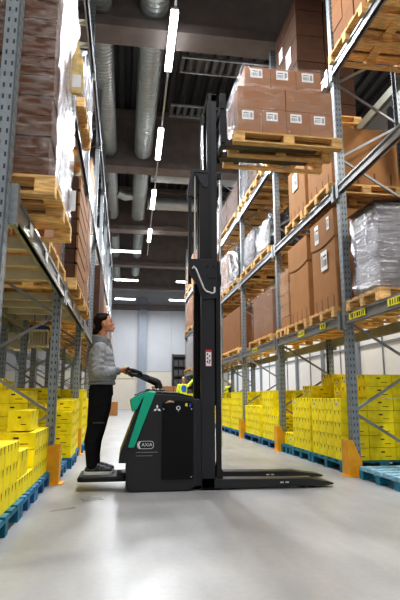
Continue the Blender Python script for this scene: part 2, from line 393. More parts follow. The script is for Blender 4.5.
# further lamps of the same row overhead and behind, and of the neighbouring aisles
for y, e in ((5.3, 230), (.6, 90), (-4.1, 90)): area((.9, y, 8.5), (0, 0, 0), .25, 2.0, e, (.97, .98, 1))
for y in (2, 10, 18, 26): area((6.6, y, 8.4), (0, 0, 0), .3, 3, 300, (1, .97, .90))
for y in (2, 10, 18, 26): area((-5.6, y, 8.4), (0, 0, 0), .3, 3, 330, (1, .95, .82))
for y in (32, 38): area((2, y, 7.8), (0, 0, 0), 5, 2, 260, (.95, .97, 1))

# ------------------------------------------------------------------ racking
def rack(label, xf, xr, frames, levels, top, rearmat='rear_beam', bars=2, detailed=6):
    """xf aisle side, xr rear side; levels = (z0, z1) of the beams"""
    t = thing('pallet_rack', (xf, frames[0], 0), label, 'rack')
    s = 1 if xr > xf else -1
    for x, fl in ((xf, 1), (xr, -1)):
        proto = None
        for y in frames:
            if proto is None:
                b = MB(); d = s * fl
                b.box(x, x + d * .012, y - .06, y + .06, 0, top)
                b.box(x, x + d * .10, y - .06, y - .048, 0, top).box(x, x + d * .10, y + .048, y + .06, 0, top)
                o = b.build('upright', 'upright', t)
                o.data.transform(Matrix.Translation(-Vector((x - xf, 0, 0)))); o.location = (x - xf, 0, 0); proto = o
            else:
                o = proto.copy(); C.objects.link(o); o.parent = t; o.location = (x - xf, y - frames[0], 0)
        f = MB()
        for y in frames: f.box(min(x, x + s * fl * .12) - .01, max(x, x + s * fl * .12) + .01, y - .08, y + .08, 0, .012)
        f.build('foot_plate', 'brace', t)
    protos = []
    for k, y in enumerate(frames):
        if k < detailed:
            if not protos:
                z = .2; i = 0
                while z + .6 < top:
                    a, c = (xr, xf) if i % 2 == 0 else (xf, xr)
                    o = MB().bar((a + (s * .05 if a == xf else -s * .05), y, z), (c + (s * .05 if c == xf else -s * .05), y, z + .6), .022, .034).build('brace', 'brace', t)
                    protos.append(o); z += .6; i += 1
            else:
                for p in protos:
                    o = p.copy(); C.objects.link(o); o.parent = t; o.location = (0, y - frames[0], 0)
        else:
            b = MB(); z = .2; i = 0
            while z + .6 < top:
                a, c = (xr, xf) if i % 2 == 0 else (xf, xr)
                b.bar((a, y, z), (c, y, z + .6), .03, .045); z += .6; i += 1
            b.build('brace', 'brace', t)
    L = frames[1] - frames[0]
    for (z0, z1) in levels:
        for x, m, d in ((xf, 'beam', -s), (xr, rearmat, s)):
            p = None
            for y in frames[:-1]:
                if p is None:
                    b = MB(); x0, x1 = sorted((x + d * .03, x - d * .03)); h = z1 - z0
                    b.box(x0, x1, y + .06, y + L - .06, z0, z1)
                    b.box(min(x, x + d * .045), max(x, x + d * .045), y + .06, y + L - .06, z0, z0 + h * .28)
                    b.box(min(x, x + d * .045), max(x, x + d * .045), y + .06, y + L - .06, z1 - h * .2, z1)
                    for yy in (y + .06, y + L - .1): b.box(min(x, x + d * .05), max(x, x + d * .05), yy - .02, yy + .06, z0 - .06, z1 + .06)
                    p = b.build('beam', m, t)
                else:
                    o = p.copy(); C.objects.link(o); o.parent = t; o.location = (0, y - frames[0], 0)
        for y in frames[:bars]:
            for q in (.45, 1.05, 1.65, 2.25):
                MB().box(min(xf, xr) + .04, max(xf, xr) - .04, y + q, y + q + .06, z0 + .06, z1 - .005).build('support_bar', 'bar', t)
    return t
YL = [3.35 + 3.05 * k for k in range(9)]; YR = [6.45 + 3.05 * (k - 1) for k in range(8)]
XL, XLr, XR, XRr = -.80, -1.85, 2.95, 4.05
LEVL = [(2.20, 2.37), (4.80, 4.95), (7.4, 7.55)]; LEVR = [(1.95, 2.10), (3.81, 3.94), (5.65, 5.80)]
rl = rack('tall grey steel pallet rack along the left side of the aisle', XL, XLr, YL, LEVL, 9.4)
rr = rack('tall grey steel pallet rack along the right side of the aisle', XR, XRr, YR, LEVR, 8.4, bars=0)
rack('second grey pallet rack standing behind the left aisle rack', -3.15, -2.1, [3.35 + 3.05 * k for k in range(1, 8)], [(2.20, 2.37), (4.80, 4.95)], 7.5, bars=3, detailed=3)
# yellow location labels on the right rack's lowest beam
for (y0, y1) in ((5.75, 6.2), (4.75, 5.2), (7.9, 8.2), (10.9, 11.3), (7.0, 7.2)):
    b = MB().box(2.898, 2.905, y0, y1, 1.985, 2.07, 0); k = y0 + .03
    while k < y1 - .05:
        b.box(2.895, 2.898, k, k + random.choice((.012, .02, .03)), 2.0, 2.055, 1); k += .05
    tag(b.build('location_label', ['yellowtag', 'ink'], rr), 'yellow location label with dark bars')
for y0 in (3.9, 4.7, 5.6, 7.4, 8.6):
    MB().box(-.757, -.75, y0, y0 + .12, 2.24, 2.33).build('location_label', 'paper', rl)
# orange upright guards
def guard(x, y, s, label):
    k = .78 if s > 0 else .66
    t = thing('upright_guard', (x, y, 0), label, 'rack guard', 'orange upright guards')
    pts = [(x - s * .12 * k, 0), (x - s * .12 * k, .45), (x - s * .02, .45), (x + s * .12 * k, .17 if s > 0 else .42), (x + s * .08, 0)]
    MB().prism(pts, 'y', y - .10, y - .085).build('side_plate', 'orange', t)
    MB().box(min(x - s * .12 * k, x - s * .105 * k), max(x - s * .12 * k, x - s * .105 * k), y - .085, y + .1, 0, .45).build('front_plate', 'orange', t)
    MB().box(x - .13, x + .13, y - .13, y + .12, 0, .01).build('base_plate', 'orange', t)
guard(XR, YR[1], 1, 'orange guard at the rack foot beside the empty blue pallet')
guard(XR, YR[2], 1, 'orange guard at the second right rack foot, beside the low carton row')
guard(XR, YR[3], 1, 'smallest orange guard on the right, close to the mast')
guard(XL, YL[1], -1, 'orange guard at the left rack foot behind the worker')
guard(XL, YL[2], -1, 'narrow orange guard on the left partly hidden by the trousers')

# ------------------------------------------------------------------ pallets
_pc = {}
def pallet(x0, x1, y0, y1, z, m, label, group=None, detail=True, name=None, h=.144, deckm=None):
    name = name or ('wooden_pallet' if m == 'wood' else 'blue_pallet')
    loc = Vector(((x0 + x1) / 2, (y0 + y1) / 2, z)); key = (round(x1 - x0, 3), round(y1 - y0, 3), m, detail, deckm)
    if key in _pc:
        if detail: return dup(_pc[key], loc, label, group)
        o = _pc[key].copy(); C.objects.link(o); o.location = loc; o['label'] = label
        if group: o['group'] = group
        return o
    def deck(b):
        w = (y1 - y0); n = 5; bw = w / n * .74
        for i in range(n):
            c = y0 + bw / 2 + (w - bw) * i / (n - 1); b.box(x0, x1, c - bw / 2, c + bw / 2, z + h - .022, z + h)
        for i in range(3):
            c = x0 + .07 + (x1 - x0 - .14) * i / 2; b.box(c - .07, c + .07, y0, y1, z + h - .044, z + h - .022)
    def block(b, i, j):
        cx = x0 + .07 + (x1 - x0 - .14) * i / 2; cy = y0 + .05 + (y1 - y0 - .1) * j / 2
        b.box(cx - .07, cx + .07, cy - .05, cy + .05, z + .022, z + h - .044)
    def skid(b, j):
        cy = y0 + .05 + (y1 - y0 - .1) * j / 2; b.box(x0, x1, cy - .05, cy + .05, z, z + .022)
    if detail:
        t = thing(name, loc, label, 'pallet', group)
        b = MB(); deck(b); b.build('deck', deckm or m, t)
        for j in range(3):
            b = MB(); skid(b, j); b.build('skid', m, t)
            for i in range(3):
                b = MB(); block(b, i, j); b.build('block', m, t)
        o = t
    else:
        b = MB(); deck(b)
        for j in range(3):
            skid(b, j)
            for i in range(3): block(b, i, j)
        o = b.build_at(name, m, loc); tag(o, label, 'pallet', group)
    _pc[key] = o
    return o

# ------------------------------------------------------------------ yellow cartons
import itertools
fcam = 505.; thc = math.atan(96.5 / 505); ywc = math.atan(76.4 / math.hypot(505, 96.5))
cam = bpy.data.cameras.new('camera'); cam.sensor_fit = 'HORIZONTAL'; cam.sensor_width = 36; cam.lens = 505 * 36 / 400; cam.clip_start = .05
co = bpy.data.objects.new('camera', cam); C.objects.link(co); co.location = (0, 0, 1); co.rotation_euler = (math.pi / 2 + thc, 0, -ywc)
bpy.context.scene.camera = co
ycart = []        # (x0, x1, y0, y1, z0, z1, label)
ORD = ['first', 'second', 'third', 'fourth', 'fifth', 'sixth', 'seventh', 'eighth', 'ninth', 'tenth']
def ystack(desc, side, xa, y0, ny, z0, heights, bx=.38, by=.245, bz=.163, detail=True):
    """heights[i] = number of cartons in the i-th column counted from the aisle (i = 0 at the aisle); side = +1 stack lies towards +x"""
    for i, hh in enumerate(heights):
        for j in range(ny):
            h = hh[j] if isinstance(hh, (list, tuple)) else hh
            for k in range(h):
                # only cartons with a face that can be seen: aisle face, near end, top
                def H(a, b):
                    if a < 0 or a >= len(heights) or b < 0 or b >= ny: return 0
                    q = heights[a]; return q[b] if isinstance(q, (list, tuple)) else q
                if not (k == h - 1 or k >= H(i - 1, j) or k >= H(i, j - 1)): continue
                x0 = xa + side * i * bx; x1 = x0 + side * (bx - .006)
                ys = y0 + j * by; zs = z0 + k * bz
                row = 'top' if k == h - 1 else ('bottom' if k == 0 else ORD[h - 1 - k])
                col = '%s deep' % ORD[i] if i else 'aisle side'
                ycart.append((min(x0, x1), max(x0, x1), ys + .005, ys + by - .005, zs, zs + bz - .004, side,
                              'yellow carton, %s row, %s along, %s, %s' % (row, ORD[j], col, desc)))
pz = .146
# left side of the aisle
LS = 'left stack '
ystack('nearest left stack', -1, -.86, 3.62, 4, pz, [3, 3, 3], bz=.165)
ystack('low left stack between taller ones', -1, -.86, 4.63, 3, pz, [1, 2, 2], bz=.165)
ystack('left stack before the orange guard', -1, -.86, 5.40, 4, pz, [3, 3, 3], bz=.168)
ystack('left stack behind the rack foot', -1, -.80, 6.55, 3, pz, [1, 6, [6, 7, 6]], bx=.36, bz=.155)
ystack('left stack beside the worker', -1, -.72, 7.62, 3, pz, [[4, 5, 4], 5, 6], bz=.16)
ystack('left stack behind the worker legs', -1, -.76, 8.5, 3, pz, [5, 6, 6], bz=.165)
ystack('left stack past the second rack foot', -1, -.74, 9.65, 4, pz, [6, 6], bz=.165)
ystack('left stack deep past the worker', -1, -.72, 10.8, 4, pz, [5, 6], bz=.165)
for q in range(5):
    ystack('nearer pallet, %s distant left bay' % ORD[q], -1, -.74, 12.7 + q * 3.05, 4, pz, [5 + q % 2, 6], bz=.17)
    ystack('farther pallet, %s distant left bay' % ORD[q], -1, -.74, 13.95 + q * 3.05, 4, pz, [6 - q % 2, 6], bz=.17)
# back row behind the left rack
ystack('back row behind the left rack, nearer stack', -1, -2.2, 6.9, 4, pz, [6, 6, 6], bz=.165)
ystack('back row behind the left rack, farther stack', -1, -2.2, 9.8, 4, pz, [7, 7, 7], bz=.165)
# right side of the aisle
ystack('tall stack beside the right orange guard', 1, 2.95, 6.72, 4, pz, [5, [7, 7, 7, 6], 7], bx=.39, by=.28, bz=.166)
ystack('stack next to the tall guard stack', 1, 2.95, 7.92, 3, pz, [5, 5, 7], bx=.39, by=.28, bz=.167)
ystack('low row beside the second right guard', 1, 2.98, 8.86, 2, pz, [1, [5, 5], 6], by=.25, bz=.21)
ystack('stack past the second right guard', 1, 2.95, 9.65, 4, pz, [[3, 6, 6, 6], 6, 6], by=.28, bz=.163)
ystack('lower stack midway along the right rack', 1, 2.95, 10.95, 5, pz, [4, 6, 6], by=.28, bz=.163)
ystack('stack past the third right guard', 1, 2.95, 12.7, 5, pz, [6, 6], by=.26, bz=.163)
ystack('stack near the mast on the right', 1, 2.95, 14.15, 5, pz, [5, 6], by=.26, bz=.163)
for q in range(3):
    ystack('nearer pallet, %s distant right bay' % ORD[q], 1, 2.95, 15.8 + q * 3.05, 4, pz, [6, 6], bz=.165)
    ystack('farther pallet, %s distant right bay' % ORD[q], 1, 2.95, 17.0 + q * 3.05, 4, pz, [6 - q % 2, 6], bz=.165)
# loose cartons laid on the left stacks
ycart.append((-1.10, -.87, 4.72, 5.10, .312, .53, -1, 'yellow carton on end atop the low left stack by the aisle'))
ycart.append((-1.14, -.92, 5.42, 5.88, .66, .86, -1, 'single loose yellow carton lying on the stack before the guard'))

def carton_mb(x0, x1, y0, y1, z0, z1, lod, lab):
    b = MB().bbox(x0, x1, y0, y1, z0, z1, .004) if lod == 0 else MB().box(x0, x1, y0, y1, z0, z1)
    cy = (y0 + y1) / 2; cx = (x0 + x1) / 2; h = z1 - z0; e = .0015
    for x, s in ((x0, -1), (x1, 1)):
        for yq in (y0 + .25 * (y1 - y0), y0 + .75 * (y1 - y0)):           # dark finger slots at the top edge
            w = .015
            b.add([(x + s * e, yq - w, z1 - .004), (x + s * e, yq + w, z1 - .004), (x + s * e, yq + w * .3, z1 - h * .36), (x + s * e, yq - w * .3, z1 - h * .36)], [(0, 1, 2, 3)], 1)
        if lab: b.add([(x + s * e, cy - .045, z0 + h * .35), (x + s * e, cy + .045, z0 + h * .35), (x + s * e, cy + .045, z0 + h * .7), (x + s * e, cy - .045, z0 + h * .7)], [(0, 1, 2, 3)], 2)
        if lab:
            for q in (-.03, -.018, 0, .012, .026): b.add([(x + s * e * 2, cy + q, z0 + h * .4), (x + s * e * 2, cy + q + .006, z0 + h * .4), (x + s * e * 2, cy + q + .006, z0 + h * .6), (x + s * e * 2, cy + q, z0 + h * .6)], [(0, 1, 2, 3)], 1)
    for y, s in ((y0, -1), (y1, 1)):
        w = (x1 - x0) * .07; z = z0 + h * .62
        b.add([(cx - w, y + s * e, z), (cx + w, y + s * e, z), (cx + w, y + s * e, z + .018), (cx - w, y + s * e, z + .018)], [(0, 1, 2, 3)], 1)
        z = z0 + h * .3; w = (x1 - x0) * .2
        b.add([(cx + w * .4, y + s * e, z), (cx + w * 1.6, y + s * e, z), (cx + w * 1.6, y + s * e, z + .008), (cx + w * .4, y + s * e, z + .008)], [(0, 1, 2, 3)], 1)
    return b
def project(p):
    d = Vector(p) - Vector((0, 0, 1))
    fw = Vector((math.sin(ywc) * math.cos(thc), math.cos(ywc) * math.cos(thc), math.sin(thc)))
    rt = Vector((math.cos(ywc), -math.sin(ywc), 0)); up = rt.cross(fw); z = d.dot(fw)
    if z < .05: return None
    return 200 + fcam * d.dot(rt) / z, 300 - fcam * d.dot(up) / z, z
vis = []
for c in ycart:
    ps = [project(p) for p in itertools.product(c[0:2], c[2:4], c[4:6])]
    if any(p is None for p in ps): continue
    if max(p[0] for p in ps) < -30 or min(p[0] for p in ps) > 430: continue
    near = (c[0] if c[6] > 0 else c[1])
    vis.append((ps[0][2], c))
vis.sort(key=lambda q: q[0])
_yc = {}
for i, (d, c) in enumerate(vis[:300]):
    x0, x1, y0, y1, z0, z1, side, lab = c
    top = ' top row' in lab and side > 0 and random.random() < .7
    key = (round(x1 - x0, 3), round(y1 - y0, 3), round(z1 - z0, 3), top)
    loc = Vector(((x0 + x1) / 2, (y0 + y1) / 2, z0))
    if key in _yc:
        o = _yc[key].copy(); C.objects.link(o); o.location = loc
    else:
        o = carton_mb(x0, x1, y0, y1, z0, z1, 0, top).build_at('yellow_carton', ['yellow', 'ink', 'paper'], loc); _yc[key] = o
    if 'aisle side, stack past the second right guard' in lab and z0 < .4 and y0 > 9.9:
        l2 = o.location.copy(); bpy.data.objects.remove(o)
        o = MB().bbox(x0, x1, y0, y1, z0, z1, .004).build_at('tan_carton', 'carton', l2); tag(o, lab.replace('yellow', 'tan'), 'carton'); continue
    tag(o, lab, 'carton', 'yellow cartons stacked on the floor pallets')
    if random.random() < .25: o.rotation_euler = (0, 0, random.uniform(-.02, .02))
b = MB()
for d, c in vis[300:]:
    q = carton_mb(*c[:6], 1, False); b.add(q.v, q.f); b.m[-len(q.m):] = q.m
if vis[300:]:
    tag(b.build('yellow_carton', ['yellow', 'ink', 'paper']), 'more yellow cartons stacked on pallets far down both racks', 'cartons', 'yellow cartons stacked on the floor pallets', 'stuff')

# blue pallets under the yellow cartons
BP = 'blue pallets on the floor'
def bpal(side, xa, y0, y1, m, lab, det): 
    x0, x1 = sorted((xa, xa + side * 1.2)); pallet(x0, x1, y0, y1, 0, m, lab, BP, det)
bpal(-1, -.82, 3.60, 4.61, 'teal', 'teal pallet under the nearest left carton stack', True)
bpal(-1, -.82, 4.62, 5.38, 'blue', 'blue pallet under the low left carton stack', True)
bpal(-1, -.82, 5.40, 6.30, 'blue', 'blue pallet under the left stack before the orange guard', True)
bpal(-1, -.74, 6.53, 7.34, 'blue', 'blue pallet under the single row behind the left guard', True)
bpal(-1, -.70, 7.60, 8.40, 'blue', 'blue pallet under the left stack beside the worker', True)
bpal(-1, -.74, 8.48, 9.28, 'blue', 'blue pallet under the stack behind the worker legs', False)
bpal(-1, -.70, 9.63, 10.65, 'blue', 'blue pallet past the second left rack foot', False)
bpal(-1, -.68, 10.78, 11.80, 'teal', 'blue pallet deep down the left rack past the worker', False)
for q in range(5):
    bpal(-1, -.70, 12.68 + q * 3.05, 13.70 + q * 3.05, 'blue', 'blue pallet under cartons, nearer of the %s distant left bay' % ORD[q], False)
    bpal(-1, -.70, 13.93 + q * 3.05, 14.95 + q * 3.05, 'blue', 'blue pallet under cartons, farther of the %s distant left bay' % ORD[q], False)
bpal(-1, -2.18, 6.88, 7.90, 'blue', 'blue pallet in the back row behind the left rack, nearer', False)
bpal(-1, -2.18, 9.78, 10.80, 'blue', 'blue pallet in the back row behind the left rack, farther', False)
bpal(1, 2.92, 6.68, 7.86, 'teal', 'teal pallet under the tall stack beside the right guard', True)
bpal(1, 2.92, 7.90, 8.78, 'teal', 'teal pallet under the stack next to the tall guard stack', True)
bpal(1, 2.92, 8.84, 9.38, 'teal', 'blue pallet under the low carton row, second right guard', True)
bpal(1, 2.92, 9.63, 10.79, 'blue', 'dark blue pallet past the second right guard', True)
bpal(1, 2.92, 10.93, 12.37, 'blue', 'dark blue pallet under the lower midway right stack', True)
bpal(1, 2.92, 12.68, 14.02, 'blue', 'dark blue pallet past the third right guard', False)
bpal(1, 2.92, 14.13, 15.47, 'blue', 'dark blue pallet near the mast on the right', False)
for q in range(3):
    bpal(1, 2.92, 15.78 + q * 3.05, 16.80 + q * 3.05, 'blue', 'blue pallet under cartons, nearer of the %s distant right bay' % ORD[q], False)
    bpal(1, 2.92, 16.98 + q * 3.05, 18.0 + q * 3.05, 'blue', 'blue pallet under cartons, farther of the %s distant right bay' % ORD[q], False)
pallet(2.93, 4.13, 5.28, 6.22, 0, 'teal', 'empty blue pallet on the floor, pale reflections painted on its boards, right edge', BP, True, deckm='bluewhite')
# orange-brown cartons low in the stack past the second guard
for (y, z) in ((9.64, .146), (9.64, .31)):
    pass

# ------------------------------------------------------------------ loads on the racking
def label_part(t, face, u, z, w, h, axis):
    """paper label; axis 'x' -> on a plane x = face with u along y, 'y' -> on y = face with u along x"""
    b = MB()
    def q(u0, u1, z0, z1, e, mi):
        if axis == 'x': b.add([(face + e, u0, z0), (face + e, u1, z0), (face + e, u1, z1), (face + e, u0, z1)], [(0, 1, 2, 3)], mi)
        else: b.add([(u0, face + e, z0), (u1, face + e, z0), (u1, face + e, z1), (u0, face + e, z1)], [(0, 1, 2, 3)], mi)
    s = -1 if (axis == 'y' or face > 1) else 1
    q(u - w / 2, u + w / 2, z - h / 2, z + h / 2, s * .002, 0)
    k = 0.
    while k < .5:
        q(u - w * .4 + w * k, u - w * .4 + w * (k + .03), z - h * .3, z + h * .05, s * .004, 1); k += random.choice((.06, .09))
    q(u - w * .4, u + w * .1, z + h * .18, z + h * .26, s * .004, 1); q(u + w * .2, u + w * .4, z - h * .3, z + h * .3, s * .004, 2)
    return b.build('label', ['paper', 'ink', 'goods'], t)
def crinkle_box(x0, x1, y0, y1, z0, z1, amp, m, name, parent, seed=1, cuts=7, bulge=0):
    rnd = random.Random(seed); b = MB()
    bm = bmesh.new(); bmesh.ops.create_cube(bm, size=1)
    bmesh.ops.subdivide_edges(bm, edges=bm.edges[:], cuts=cuts, use_grid_fill=True)
    for v in bm.verts:
        c = v.co; k = 1 + bulge * (.25 - c.z * c.z)
        v.co = Vector(((x0 + x1) / 2 + c.x * (x1 - x0) * k + rnd.uniform(0, amp) * (1 if c.x > 0 else -1) * (abs(c.x) > .49),
                       (y0 + y1) / 2 + c.y * (y1 - y0) * k + rnd.uniform(0, amp) * (1 if c.y > 0 else -1) * (abs(c.y) > .49),
                       (z0 + z1) / 2 + c.z * (z1 - z0) + (rnd.uniform(0, amp) if c.z > .49 else 0)))
    b.bm(bm, 0, True)
    return b.build(name, m, parent)
def cartons_load(name, x0, x1, y0, y1, z, ztop, rows, label, m='brown', film=None, cols=2, colsx=2, group=None, seed=1, amp=.012, filmpart='stretch_film'):
    """one wrapped (or banded) unit load: layers of cartons as parts, film over them"""
    t = thing(name, ((x0 + x1) / 2, (y0 + y1) / 2, z), label, 'load', group); h = (ztop - z) / rows; rnd = random.Random(seed)
    for r in range(rows):
        b = MB()
        for i in range(cols):
            for j in range(colsx):
                ya = y0 + (y1 - y0) * i / cols; yb = y0 + (y1 - y0) * (i + 1) / cols; xa = x0 + (x1 - x0) * j / colsx; xb = x0 + (x1 - x0) * (j + 1) / colsx
                d = rnd.uniform(0, .012)
                b.bbox(xa + .003 + d, xb - .003 - d, ya + .003 + d, yb - .003 - d, z + r * h + .001, z + (r + 1) * h - .004, .006)
        b.build('carton_layer', m, t)
    if film: crinkle_box(x0 - .012, x1 + .012, y0 - .012, y1 + .012, z + .002, ztop + .012, amp, film, filmpart, t, seed)
    return t
def big_box(x0, x1, y0, y1, z, ztop, label, m='tan', lid=.25, group=None, labels=(), slots=True, name='cardboard_box'):
    t = thing(name, ((x0 + x1) / 2, (y0 + y1) / 2, z), label, 'cardboard box', group)
    zl = ztop - lid if lid else ztop
    b = MB().bbox(x0 + .012, x1 - .012, y0 + .012, y1 - .012, z, ztop - .01, .012)
    if slots:
        n = 4
        for i in range(n):
            y = y0 + (y1 - y0) * (i + .6) / (n + .2)
            for xx, s in ((x0 + .012, -1), (x1 - .012, 1)): b.add([(xx + s * .002, y - .014, z + .03), (xx + s * .002, y + .014, z + .03), (xx + s * .002, y + .012, z + .2), (xx + s * .002, y - .012, z + .2)], [(0, 1, 2, 3)], 1)
        for i in range(n):
            x = x0 + (x1 - x0) * (i + .6) / (n + .2)
            b.add([(x - .014, y0 + .010, z + .03), (x + .014, y0 + .010, z + .03), (x + .012, y0 + .010, z + .2), (x - .012, y0 + .010, z + .2)], [(0, 1, 2, 3)], 1)
    b.build('body', [m, 'slot'], t)
    if lid:
        # sleeve lid with a sagging lower edge
        b = MB(); n = 8; pts = []
        def ring(zz):
            r = []
            for (xa, ya, xb, yb) in ((x0, y0, x1, y0), (x1, y0, x1, y1), (x1, y1, x0, y1), (x0, y1, x0, y0)):
                for k in range(n):
                    f = k / n; r.append((xa + (xb - xa) * f, ya + (yb - ya) * f, zz(f)))
            return r
        lo = ring(lambda f: zl - .05 * math.sin(math.pi * f)); hi = ring(lambda f: ztop); k = len(lo)
        b.add(lo + hi, [(i, (i + 1) % k, (i + 1) % k + k, i + k) for i in range(k)]); b.add(hi, [tuple(range(k))])
        b.build('lid', m, t)
    for (axis, u, zz, w, h) in labels:
        label_part(t, x0 - .002 if axis == 'x' else y0 - .002, u, zz, w, h, axis)
    return t
WP = 'wooden pallets on the racking'
def wpal(x0, x1, y0, y1, z, lab, det=True): pallet(x0, x1, y0, y1, z, 'wood', lab, WP, det)
ZR = [2.102, 3.942, 5.802]; ZL = [2.372, 4.952, 7.552]; PH = .146

# --- right rack, lowest level
wpal(2.88, 4.08, 5.33, 6.23, ZR[0], 'wooden pallet under the silver film-wrapped load at the right edge')
t = cartons_load('film_wrapped_load', 3.0, 3.95, 5.5, 6.14, ZR[0] + PH, 3.33, 5, 'silver film-wrapped square load on the right rack, right edge', 'goods', 'film3', 2, 2, seed=3, amp=.03)
MB().add([(2.93, 5.42, 3.36), (2.93, 6.2, 3.38), (3.5, 6.2, 3.46), (4.0, 6.2, 3.38), (4.0, 5.42, 3.36), (3.5, 5.42, 3.43)], [(0, 1, 2, 5), (5, 2, 3, 4)]).build('cover_sheet', 'tan', t)
wpal(2.88, 4.08, 6.62, 7.58, ZR[0], 'wooden pallet under the right of the two tall tan boxes')
big_box(2.95, 3.95, 6.65, 7.58, ZR[0] + PH, 3.72, 'tall tan lidded box right beside the rack upright, lowest shelf', 'tan', .42,
        labels=(('x', 7.05, 3.02, .24, .30), ('x', 7.30, 3.50, .16, .3), ('x', 6.85, 3.55, .10, .2)))
wpal(2.88, 4.08, 7.74, 8.72, ZR[0], 'wooden pallet under the left of the two tall tan boxes')
big_box(2.95, 3.95, 7.76, 8.72, ZR[0] + PH, 3.66, 'tall plain tan lidded box, left of the pair on lowest shelf', 'tan', .42)
wpal(2.88, 4.08, 8.80, 9.38, ZR[0], 'narrow wooden pallet left of the two tall tan boxes')
cartons_load('wrapped_carton_stack', 2.97, 3.95, 8.84, 9.36, ZR[0] + PH, 3.35, 5, 'narrow film-wrapped brown carton stack left of the tall tan boxes', 'tan', 'film', 2, 3, seed=5, amp=.02)
wpal(2.88, 4.08, 9.70, 11.55, ZR[0], 'wide wooden pallet under the wrapped brown box, second bay')
t = big_box(2.95, 3.95, 9.85, 11.4, ZR[0] + PH, 3.22, 'brown box with clear film over its corner, second bay lowest shelf', 'brown', 0, slots=False)
crinkle_box(2.935, 3.97, 9.82, 11.43, ZR[0] + PH + .004, 3.235, .02, 'film', 'stretch_film', t, 8)
wpal(2.88, 4.08, 12.72, 15.3, ZR[0], 'far wooden pallet under the plain brown crate box by the mast', False)
big_box(2.95, 3.95, 12.8, 15.2, ZR[0] + PH, 3.35, 'wide plain brown box on the lowest shelf close to the mast', 'brown', 0, slots=False)
# --- right rack, middle level
wpal(2.88, 4.08, 6.60, 7.62, ZR[1], 'wooden pallet under the nearer slotted tan box, middle shelf')
big_box(2.95, 4.05, 6.62, 7.62, ZR[1] + PH, 5.02, 'slotted tan box beside the upright on the middle shelf, labelled', 'tan', 0, labels=(('x', 7.2, 4.7, .2, .26),))
wpal(2.88, 4.08, 7.72, 8.64, ZR[1], 'wooden pallet under the farther slotted tan box, middle shelf')
big_box(2.95, 4.05, 7.74, 8.62, ZR[1] + PH, 5.10, 'slotted tan box farther left on the middle shelf, white label', 'tan', 0, labels=(('x', 8.2, 4.8, .26, .32),))
wpal(2.88, 4.08, 9.75, 11.0, ZR[1], 'wooden pallet under the black-wrapped load on the middle shelf')
t = cartons_load('film_wrapped_load', 2.98, 3.95, 9.8, 10.95, ZR[1] + PH, 4.75, 3, 'black film-wrapped lumpy load on the middle shelf', 'goodsdk', 'filmblack', 2, 2, seed=11, amp=.05)
wpal(2.88, 4.08, 11.15, 12.35, ZR[1], 'wooden pallet under the grey-wrapped load on the middle shelf')
cartons_load('film_wrapped_load', 2.98, 3.95, 11.2, 12.3, ZR[1] + PH, 4.95, 3, 'dark grey film-wrapped load left of the black one, middle shelf', 'goodsdk', 'filmdark', 2, 2, seed=12, amp=.04)
wpal(2.88, 4.08, 12.7, 13.9, ZR[1], 'wooden pallet under the black and white wrapped load near the mast', False)
cartons_load('film_wrapped_load', 2.97, 3.95, 12.75, 13.85, ZR[1] + PH, 5.0, 3, 'black load with white film edge on the middle shelf near mast', 'goodsdk', 'filmblack', 2, 2, seed=13, amp=.05)
wpal(2.88, 4.08, 14.1, 15.4, ZR[1], 'wooden pallet under the brown wrapped stack nearest the mast', False)
cartons_load('wrapped_carton_stack', 2.97, 3.95, 14.15, 15.35, ZR[1] + PH, 5.2, 4, 'film-wrapped brown carton stack on the middle shelf nearest the mast', 'brown', 'film2', 2, 2, seed=14, amp=.03)
# --- right rack, top level
wpal(2.86, 4.10, 5.25, 6.33, ZR[2], 'wooden pallet on the top right shelf, seen from below, upright side')
t = cartons_load('carton_stack', 2.93, 4.02, 5.28, 6.30, ZR[2] + PH, 8.2, 6, 'reddish brown carton stack on the top right shelf at photo edge', 'brown', None, 3, 3, seed=15)
wpal(2.86, 4.10, 3.95, 5.10, ZR[2], 'wooden pallet in the top right corner, seen from below')
cartons_load('carton_stack', 2.93, 4.02, 3.98, 5.08, ZR[2] + PH, 7.4, 5, 'brown carton stack above the top right corner pallet', 'brown', None, 3, 3, seed=16)
wpal(2.86, 4.10, 7.80, 9.25, ZR[2], 'wooden pallet under the dark brown stack, top right shelf')
t = cartons_load('carton_stack', 2.95, 4.05, 7.86, 9.15, ZR[2] + PH, 8.35, 9, 'tall dark brown carton stack on the top shelf behind lifted load', 'dkbrown', None, 1, 2, seed=17)
label_part(t, 2.948, 8.3, 7.35, .3, .34, 'x'); label_part(t, 2.948, 8.75, 7.75, .22, .26, 'x')
for k, (y0, y1, m, f, zt, w) in enumerate(((9.7, 10.6, 'goodsdk', 'filmdark', 7.0, 'dark film-wrapped load on top shelf, right of the thin upright'),
                                           (10.75, 11.6, 'dkbrown', 'film', 6.8, 'film-wrapped dark brown stack on top shelf, middle of second bay'),
                                           (11.7, 12.4, 'goodsdk', 'filmdark', 7.1, 'dark grey wrapped load on top shelf, far end of second bay'))):
    wpal(2.86, 4.10, y0 - .03, y1 + .03, ZR[2], 'wooden pallet below the ' + w.split(' on top')[0] + ', top shelf')
    cartons_load('film_wrapped_load', 2.95, 3.98, y0, y1, ZR[2] + PH, zt, 4, w, m, f, 2, 2, seed=20 + k, amp=.04)
